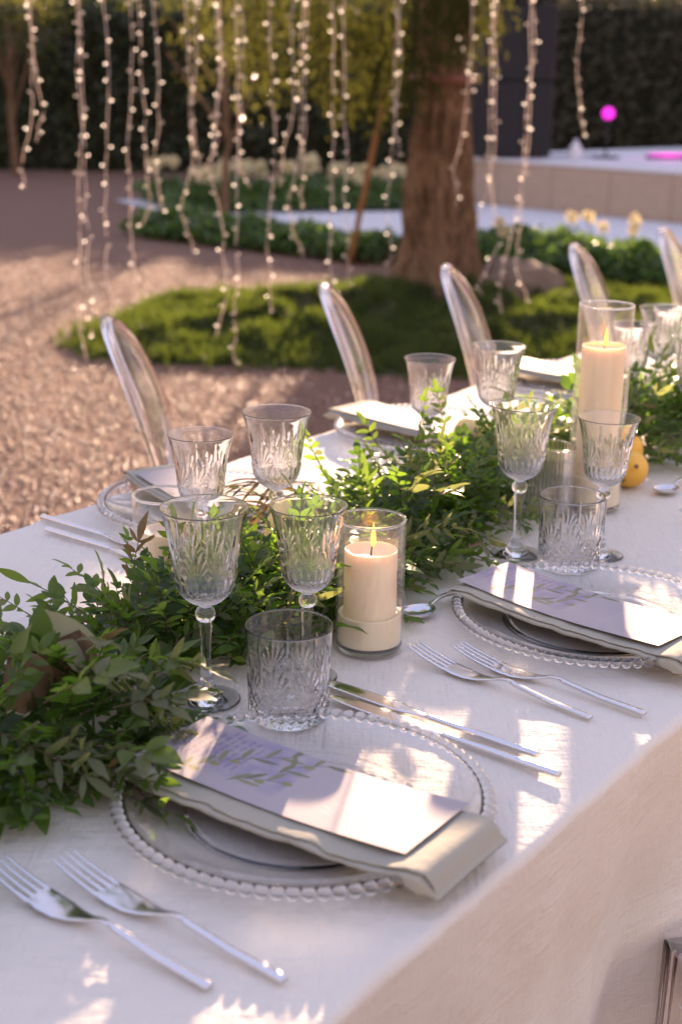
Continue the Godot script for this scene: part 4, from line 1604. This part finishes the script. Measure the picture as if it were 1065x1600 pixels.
func settings_near() -> void:
	plate("clear beaded charger plate closest to the camera under the sage napkin", at(0.8875, -0.667), TURN)
	plate("clear beaded charger plate under the napkin at the right side of the table", at(1.451, -0.667), TURN + 0.3)
	napkin("sage linen napkin folded on the closest charger plate, its end rolled over the rim", at(0.872, -0.655, TOP + 0.0275), TURN + 0.02, 3)
	napkin("sage linen napkin folded on the right charger plate behind the two forks", at(1.425, -0.660, TOP + 0.0275), TURN - 0.16, 4)
	menu_card("menu card with olive sprig and lilac script on the closest napkin", at(0.884, -0.672, TOP + 0.0345), TURN + 0.02, 1)
	menu_card("menu card with olive sprig and lilac script on the right napkin, half in sun", at(1.435, -0.680, TOP + 0.0345), TURN - 0.16, 2)
	cutlery("fork", "steel fork lying beside the closest charger plate, inner of the pair", Vector2(0.694, -0.783), Vector2(0.685, -0.530))
	cutlery("fork", "steel fork with its head cut off by the left edge of the picture", Vector2(0.656, -0.82), Vector2(0.647, -0.567))
	cutlery("knife", "steel knife in front of the other one beside the closest charger plate", Vector2(1.092, -0.79), Vector2(1.080, -0.518))
	cutlery("knife", "steel knife behind the other one, its blade reaching to the crystal tumbler", Vector2(1.118, -0.82), Vector2(1.104, -0.553))
	cutlery("fork", "steel fork in front of the other one beside the candle, longer handle end", Vector2(1.242, -0.807), Vector2(1.213, -0.552))
	cutlery("fork", "steel fork behind the other one, just in front of the right charger plate", Vector2(1.271, -0.768), Vector2(1.256, -0.513))
	cutlery("spoon", "steel dessert spoon sticking out from under the right napkin corner", Vector2(1.325, -0.845), Vector2(1.50, -0.838))
	cutlery("fork", "steel fork tines cut off by the right edge of the picture", Vector2(1.925, -0.778), Vector2(1.915, -0.525))
	cutlery("spoon", "steel dessert spoon at the right edge beyond the fork tines", Vector2(2.012, -0.83), Vector2(2.19, -0.822))
	goblet("large", "tall crystal goblet in front of the garland, left of the tumbler", 1.014, -0.888, 0.2)
	goblet("small", "crystal goblet right behind the closest tumbler, left of the lit candle", 1.124, -0.842, 0.5)
	goblet("tumbler", "crystal tumbler standing behind the closest charger plate", 1.034, -0.797, 0.1)
	goblet("large", "tall crystal goblet left of the ribbed glass, behind the second tumbler", 1.628, -0.868, 0.4)
	goblet("small", "crystal goblet standing before the tall candle on the right", 1.693, -0.776, 0.9)
	goblet("tumbler", "crystal tumbler behind the right charger plate", 1.624, -0.788, 0.35)
	goblet("large", "crystal goblet cut off by the right edge of the picture", 2.275, -0.89, 0.3)

func settings_far() -> void:
	plate("beaded charger plate on the far side by the left end chair", at(1.515, -1.312), TURN + PI)
	plate("beaded charger plate on the far side behind the middle of the garland", at(2.105, -1.315), TURN + PI)
	plate("beaded charger plate on the far side left of the tall candle, in full sun", at(2.68, -1.315), TURN + PI)
	napkin("pale grey napkin on the far left charger plate, corner over the beaded rim", at(1.525, -1.345, TOP + 0.0275), TURN + PI - 0.35, 6, 0.30)
	napkin("pale napkin on the far charger plate behind the leafy sprigs", at(2.10, -1.345, TOP + 0.0275), TURN + PI - 0.12, 7)
	napkin("sunlit white napkin on the far charger plate left of the tall candle", at(2.69, -1.345, TOP + 0.0275), TURN + PI - 0.1, 8)
	menu_card("menu card seen edge on, lying on the far left napkin", at(1.522, -1.335, TOP + 0.0345), TURN + PI - 0.35, 3, 0.24)
	menu_card("menu card on the far napkin behind the leafy sprigs", at(2.10, -1.335, TOP + 0.0345), TURN + PI - 0.12, 4)
	menu_card("sunlit menu card on the far napkin left of the tall candle", at(2.69, -1.335, TOP + 0.0345), TURN + PI - 0.1, 5)
	cutlery("knife", "steel knife on the far left of the table, closer to the gravel", Vector2(1.325, -1.20), Vector2(1.338, -1.480))
	cutlery("knife", "steel knife on the far left of the table, closer to the garland", Vector2(1.290, -1.155), Vector2(1.301, -1.432))
	goblet("small", "crystal goblet in front of the left end chair, beside the pale napkin", 1.283, -1.128, 0.3)
	goblet("large", "crystal goblet left of the brown twigs at the back of the garland", 1.388, -1.092, 0.6)
	goblet("small", "crystal goblet on the far side before the tree, left of its pair", 1.888, -1.178, 0.15)
	goblet("large", "crystal goblet on the far side in front of the third clear chair", 1.984, -1.110, 0.8)
	goblet("small", "crystal goblet partly hidden behind the tall candle glass", 2.418, -1.072, 0.2)
	goblet("large", "sunlit crystal goblet at the right beyond the tall candle", 2.543, -1.072, 0.55)
	goblet("small", "crystal goblet almost out of the picture beyond the sunlit one", 2.66, -1.10, 0.1)

func centre_pieces() -> void:
	candle("clear glass cylinder round the lit candle beside the forks", "ivory pillar candle burning in the glass beside the forks", at(1.233, -0.837, TOP + 0.0003), 0.0382, 0.151, 0.0294, 0.106, true, 0.034)
	candle("tall clear glass cylinder behind the right goblets", "tall ivory pillar candle burning in the tall glass cylinder", at(1.895, -0.885, TOP + 0.0003), 0.0405, 0.305, 0.0315, 0.232, true, 0.045)
	candle("clear glass cylinder behind the left tall goblet at the garland's edge", "low white pillar candle in the glass behind the left tall goblet", at(1.225, -1.135, TOP + 0.0003), 0.0400, 0.125, 0.0300, 0.072, false, 0.0)
	var v := part("ribbed_vase", tube_glass(0.042, 0.105, 0.0032, 0.010, 44), M.glass)
	v.position = at(1.820, -0.928, TOP + 0.0003)
	tag(v, "ribbed clear glass vase between the goblets before the tall candle", "vase")
	obstacles.append([v.position.x, v.position.z, 0.046])
	for e in [[2.035, -0.892, 0.030], [2.085, -0.915, 0.034]]:
		var p := at(e[0], e[1], TOP + e[2])
		obstacles.append([p.x, p.z, 0.030])
	lemon("yellow lemon lying on the cloth in front of its neighbour right of the tall candle", at(2.035, -0.892, TOP + 0.030), Vector3(1.2, 0.4, 0.3))
	lemon("yellow lemon tucked against the garland behind the front lemon", at(2.085, -0.925, TOP + 0.040), Vector3(0.5, 1.2, 0.2))
	lemon("yellow lemon half hidden in the leaves left of the tall goblet by the ribbed vase", at(1.925, -1.118, TOP + 0.070), Vector3(0.9, 0.2, 0.6), true)
	lemon("yellow lemon glimpsed between the leaves at the left edge", at(0.905, -1.01, TOP + 0.035), Vector3(1.3, 0.8, 0.1))
	lemon("pale lemon behind the goblet left of the lit candle", at(1.385, -1.065, TOP + 0.062), Vector3(1.0, 2.0, 0.4), true)

func garlands() -> void:
	for e in [[0.694, -0.765], [0.655, -0.79], [0.72, -0.72], [0.66, -0.70], [0.60, -0.74]]:     # keep the forks clear
		var p := at(e[0], e[1])
		obstacles.append([p.x, p.z, 0.042])
	var left := func(a: float) -> Vector3: return Vector3(lerpf(-0.915, -0.985, smoothstep(0.7, 1.1, a)), lerpf(0.120, 0.100, smoothstep(0.7, 1.1, a)), lerpf(0.080, 0.064, smoothstep(0.8, 1.2, a)))
	garland("dense leafy garland at the left end with brown and olive leaves", 0.52, 1.30, left, 101, [0, 0, 0, 0, 0, 0, 1, 0, 2], func(leaves: Array, stems: MB) -> void:
		for k in 7:                       # olive sprays by the napkin, green tips over the cloth
			var a := rng.randf_range(0.74, 0.92)
			sprig(leaves, stems, at(a, -0.90, TOP + rng.randf_range(0.02, 0.09)), N * 0.9 + Vector3(0, rng.randf_range(-0.1, 0.5), 0) + D * rng.randf_range(-0.6, 0.3), 0.10, 1, 3)
		for k in 34:                      # fuller behind the goblets
			sprig(leaves, stems, at(rng.randf_range(1.02, 1.36), rng.randf_range(-1.08, -0.92), TOP + rng.randf_range(0.02, 0.06)), Vector3(rng.randf_range(-1, 1), rng.randf_range(0.1, 0.7), rng.randf_range(-1, 1)), 0.075, 0, rng.randi() % 3)
		for k in 6:
			sprig(leaves, stems, at(1.11 + k * 0.03, -1.09, TOP + 0.03), Vector3(rng.randf_range(-0.3, 0.3), 1, 0.2), 0.085, 0 if k > 0 else 1, 1 if k > 0 else 4, 0.756, 0.0009, 0.05)
		for k in 4:
			sprig(leaves, stems, at(0.93 + k * 0.05, -1.06, TOP + 0.04), -N * 0.7 + Vector3(0, 0.5, 0) - D * 0.4, 0.09, 0 if k % 2 else 1, 2, 0.756, 0.0009, 0.05))
	var mid := func(a: float) -> Vector3: return Vector3(-1.01 - 0.05 * smoothstep(1.6, 1.9, a), 0.118 - 0.03 * smoothstep(1.7, 1.95, a), 0.062 + 0.032 * smoothstep(1.35, 1.55, a))
	garland("leafy green garland along the middle of the table behind the lit candle", 1.30, 1.97, mid, 102, [0, 0, 0, 0, 1, 0, 0], func(leaves: Array, stems: MB) -> void:
		for k in 5:
			sprig(leaves, stems, at(1.50 + 0.08 * k, -1.05 + rng.randf_range(-0.05, 0.03), TOP + 0.09), Vector3(rng.randf_range(-0.8, 0.8), 0.8, rng.randf_range(-0.5, 0.5)), 0.10, 0, 2, 0.756, 0.0010, 0.0)
		for k in 8:                       # dry brown twigs by the goblet
			sprig(leaves, stems, at(1.46 + rng.randf_range(-0.04, 0.06), -1.10 + rng.randf_range(-0.03, 0.03), TOP + rng.randf_range(0.05, 0.10)), -D * 0.9 + Vector3(0, rng.randf_range(-0.1, 0.6), 0) + N * rng.randf_range(-0.6, 0.2), 0.12, 3, 4, 0.756, 0.0012, 0.05))
	var right := func(a: float) -> Vector3: return Vector3(-1.0, 0.125, 0.125)
	garland("leafy garland beyond the tall candle at the right edge", 1.99, 3.3, right, 103, [0, 0, 2, 1, 0])
	# single large leaves worked into the left end
	for e in [["rounded_leaf", "large rounded brown leaf standing up at the left edge of the garland", 0.825, -0.93, 0.050, 0.058, Vector3(-0.2, 0.9, 0.3), M.brown_leaf], ["rounded_leaf", "large rounded brown leaf leaning behind the brown one at the left edge", 0.862, -0.945, 0.055, 0.058, Vector3(0.5, 0.9, 0.1), M.brown_leaf], ["pale_leaf", "pale crinkled variegated leaf curling over the left garland", 0.893, -0.920, 0.062, 0.085, Vector3(-0.35, 0.75, 0.25), M.pale_leaf]]:
		var b := (round_leaf() if e[0] == "rounded_leaf" else leaf_shape(0.24, 0.8, 0.25, 0.25))
		var g := MB.new()
		g.add(b, Transform3D(leaf_basis(e[6], N * 0.8 + Vector3(0, 0.5, 0.3), e[5]), Vector3.ZERO))
		var o := part(e[0], g.mesh(), e[7])
		o.position = at(e[2], e[3], TOP + e[4])
		tag(o, e[1], "leaf")

# ---------------------------------------------------------------- chairs and lights
func chairs() -> void:
	var first := make_chair("clear acrylic chair with oval back at the left end of the far side")
	var tops := [Vector3(-0.453, 0.92, -2.711), Vector3(-0.046, 0.92, -3.213), Vector3(0.254, 0.92, -3.61), Vector3(0.656, 0.92, -4.137), Vector3(1.02, 0.92, -4.656)]
	var plane := [-4.0, 3.0, 11.0, 17.0, 21.0]
	var labels := ["", "clear acrylic chair with oval back second from the left, before the lawn", "clear acrylic chair with oval back in front of the tree trunk", "clear acrylic chair with oval back behind the tall candle", "clear acrylic chair with oval back at the right edge behind the last goblets"]
	for k in 5:
		var turn := deg_to_rad(90.0 - plane[k])
		var p: Vector3 = tops[k] - Basis(Vector3.UP, turn) * Vector3(0, 0.92, -0.30)
		p.y = 0.0
		if k == 0:
			first.position = p
			first.rotation.y = turn
		else:
			copy(first, labels[k], p, turn)
	copy(first, "clear acrylic chair on the near side, only its seat corner and leg in view", Vector3(0.612, 0, -1.240), deg_to_rad(180.0 + 15.0))

func strings() -> void:
	var e := [
		["far left, ending in a bent tip", -1.40, -1.44, 0.84, -6.6], ["second from the left, ending high", -1.37, -1.39, 1.04, -6.7],
		["left of the first clear chair, one of the long pair", -1.12, -1.06, 0.25, -6.0], ["just above the first clear chair, longest of the left bunch", -1.08, -1.08, 0.16, -6.0], ["right strand of the left bunch above the first chair", -1.03, -1.03, 0.35, -6.2],
		["over the gravel, ending in a forked tip", -0.96, -0.96, 0.37, -6.6], ["thin strand over the gravel beside the forked one", -0.94, -0.94, 0.68, -6.8], ["over the left end of the flower bed", -0.89, -0.88, 0.70, -6.9],
		["short, before the sunlit tree", -0.77, -0.75, 0.82, -7.4], ["faint, reaching below the flower bed", -0.75, -0.79, 0.49, -7.2], ["short, right of the sunlit tree's middle", -0.67, -0.69, 0.89, -7.5],
		["long, reaching the grass edge", -0.54, -0.56, 0.25, -6.3], ["long, lowest over the grass", -0.41, -0.47, 0.15, -6.1], ["short, behind the long ones at the grass", -0.51, -0.57, 0.78, -7.6],
		["over the grass left of the second chair", -0.34, -0.31, 0.29, -6.5], ["short, over the white flowers", -0.31, -0.29, 0.81, -7.6], ["ending beside the low border", -0.18, -0.26, 0.49, -7.0], ["middle length under the drooping leaves", -0.22, -0.20, 0.69, -7.6],
		["just above the second chair", -0.06, -0.09, 0.28, -6.6], ["left of the wooden pole", -0.01, 0.02, 0.38, -7.0],
		["before the trunk's left side, reaching its foot", 0.22, 0.21, 0.50, -7.0], ["before the trunk's left side, ending halfway", 0.26, 0.23, 0.93, -7.4],
		["close along the trunk's right side", 0.60, 0.62, 0.70, -7.6], ["right of the trunk, reaching the rock", 0.62, 0.70, 0.34, -6.8], ["right of the trunk, ending above the border", 0.71, 0.71, 0.65, -7.4],
		["before the black tower, longest strand", 0.81, 0.84, 0.33, -6.8], ["before the black tower, paired strand bending left", 0.81, 0.76, 0.29, -6.7], ["alone at the right, ending above the stage floor", 1.18, 1.20, 1.07, -7.8],
	]
	for k in e.size():
		light_string("warm fairy light string " + e[k][0], e[k][1], e[k][2], e[k][3], e[k][4], 200 + k)
	# a coil of lights round the top of the trunk
	var t := thing("light_coil", "coil of fairy lights looped at the top of the trunk", "string lights", Vector3(0.62, 1.38, -8.9), 0.0)
	var w := MB.new()
	var path := []
	var bl := MB.new()
	for k in 40:
		var q := k / 39.0
		var p := Vector3(0.03 + 0.09 * q + 0.015 * cos(k * 1.6), 0.22 - 0.30 * q * q + 0.012 * sin(k * 1.6), 0.03 * sin(k * 1.6))
		path.append(p)
		if k % 3 == 0:
			bl.add(M.bulb_mb, Transform3D(Basis(), p + Vector3(0, 0.006, 0.006)))
	w.tube(path, [0.0022], 5)
	part("wire", w.mesh(), M.wire, t)
	part("light_bulbs", bl.mesh(), M.bulb, t, "stuff")
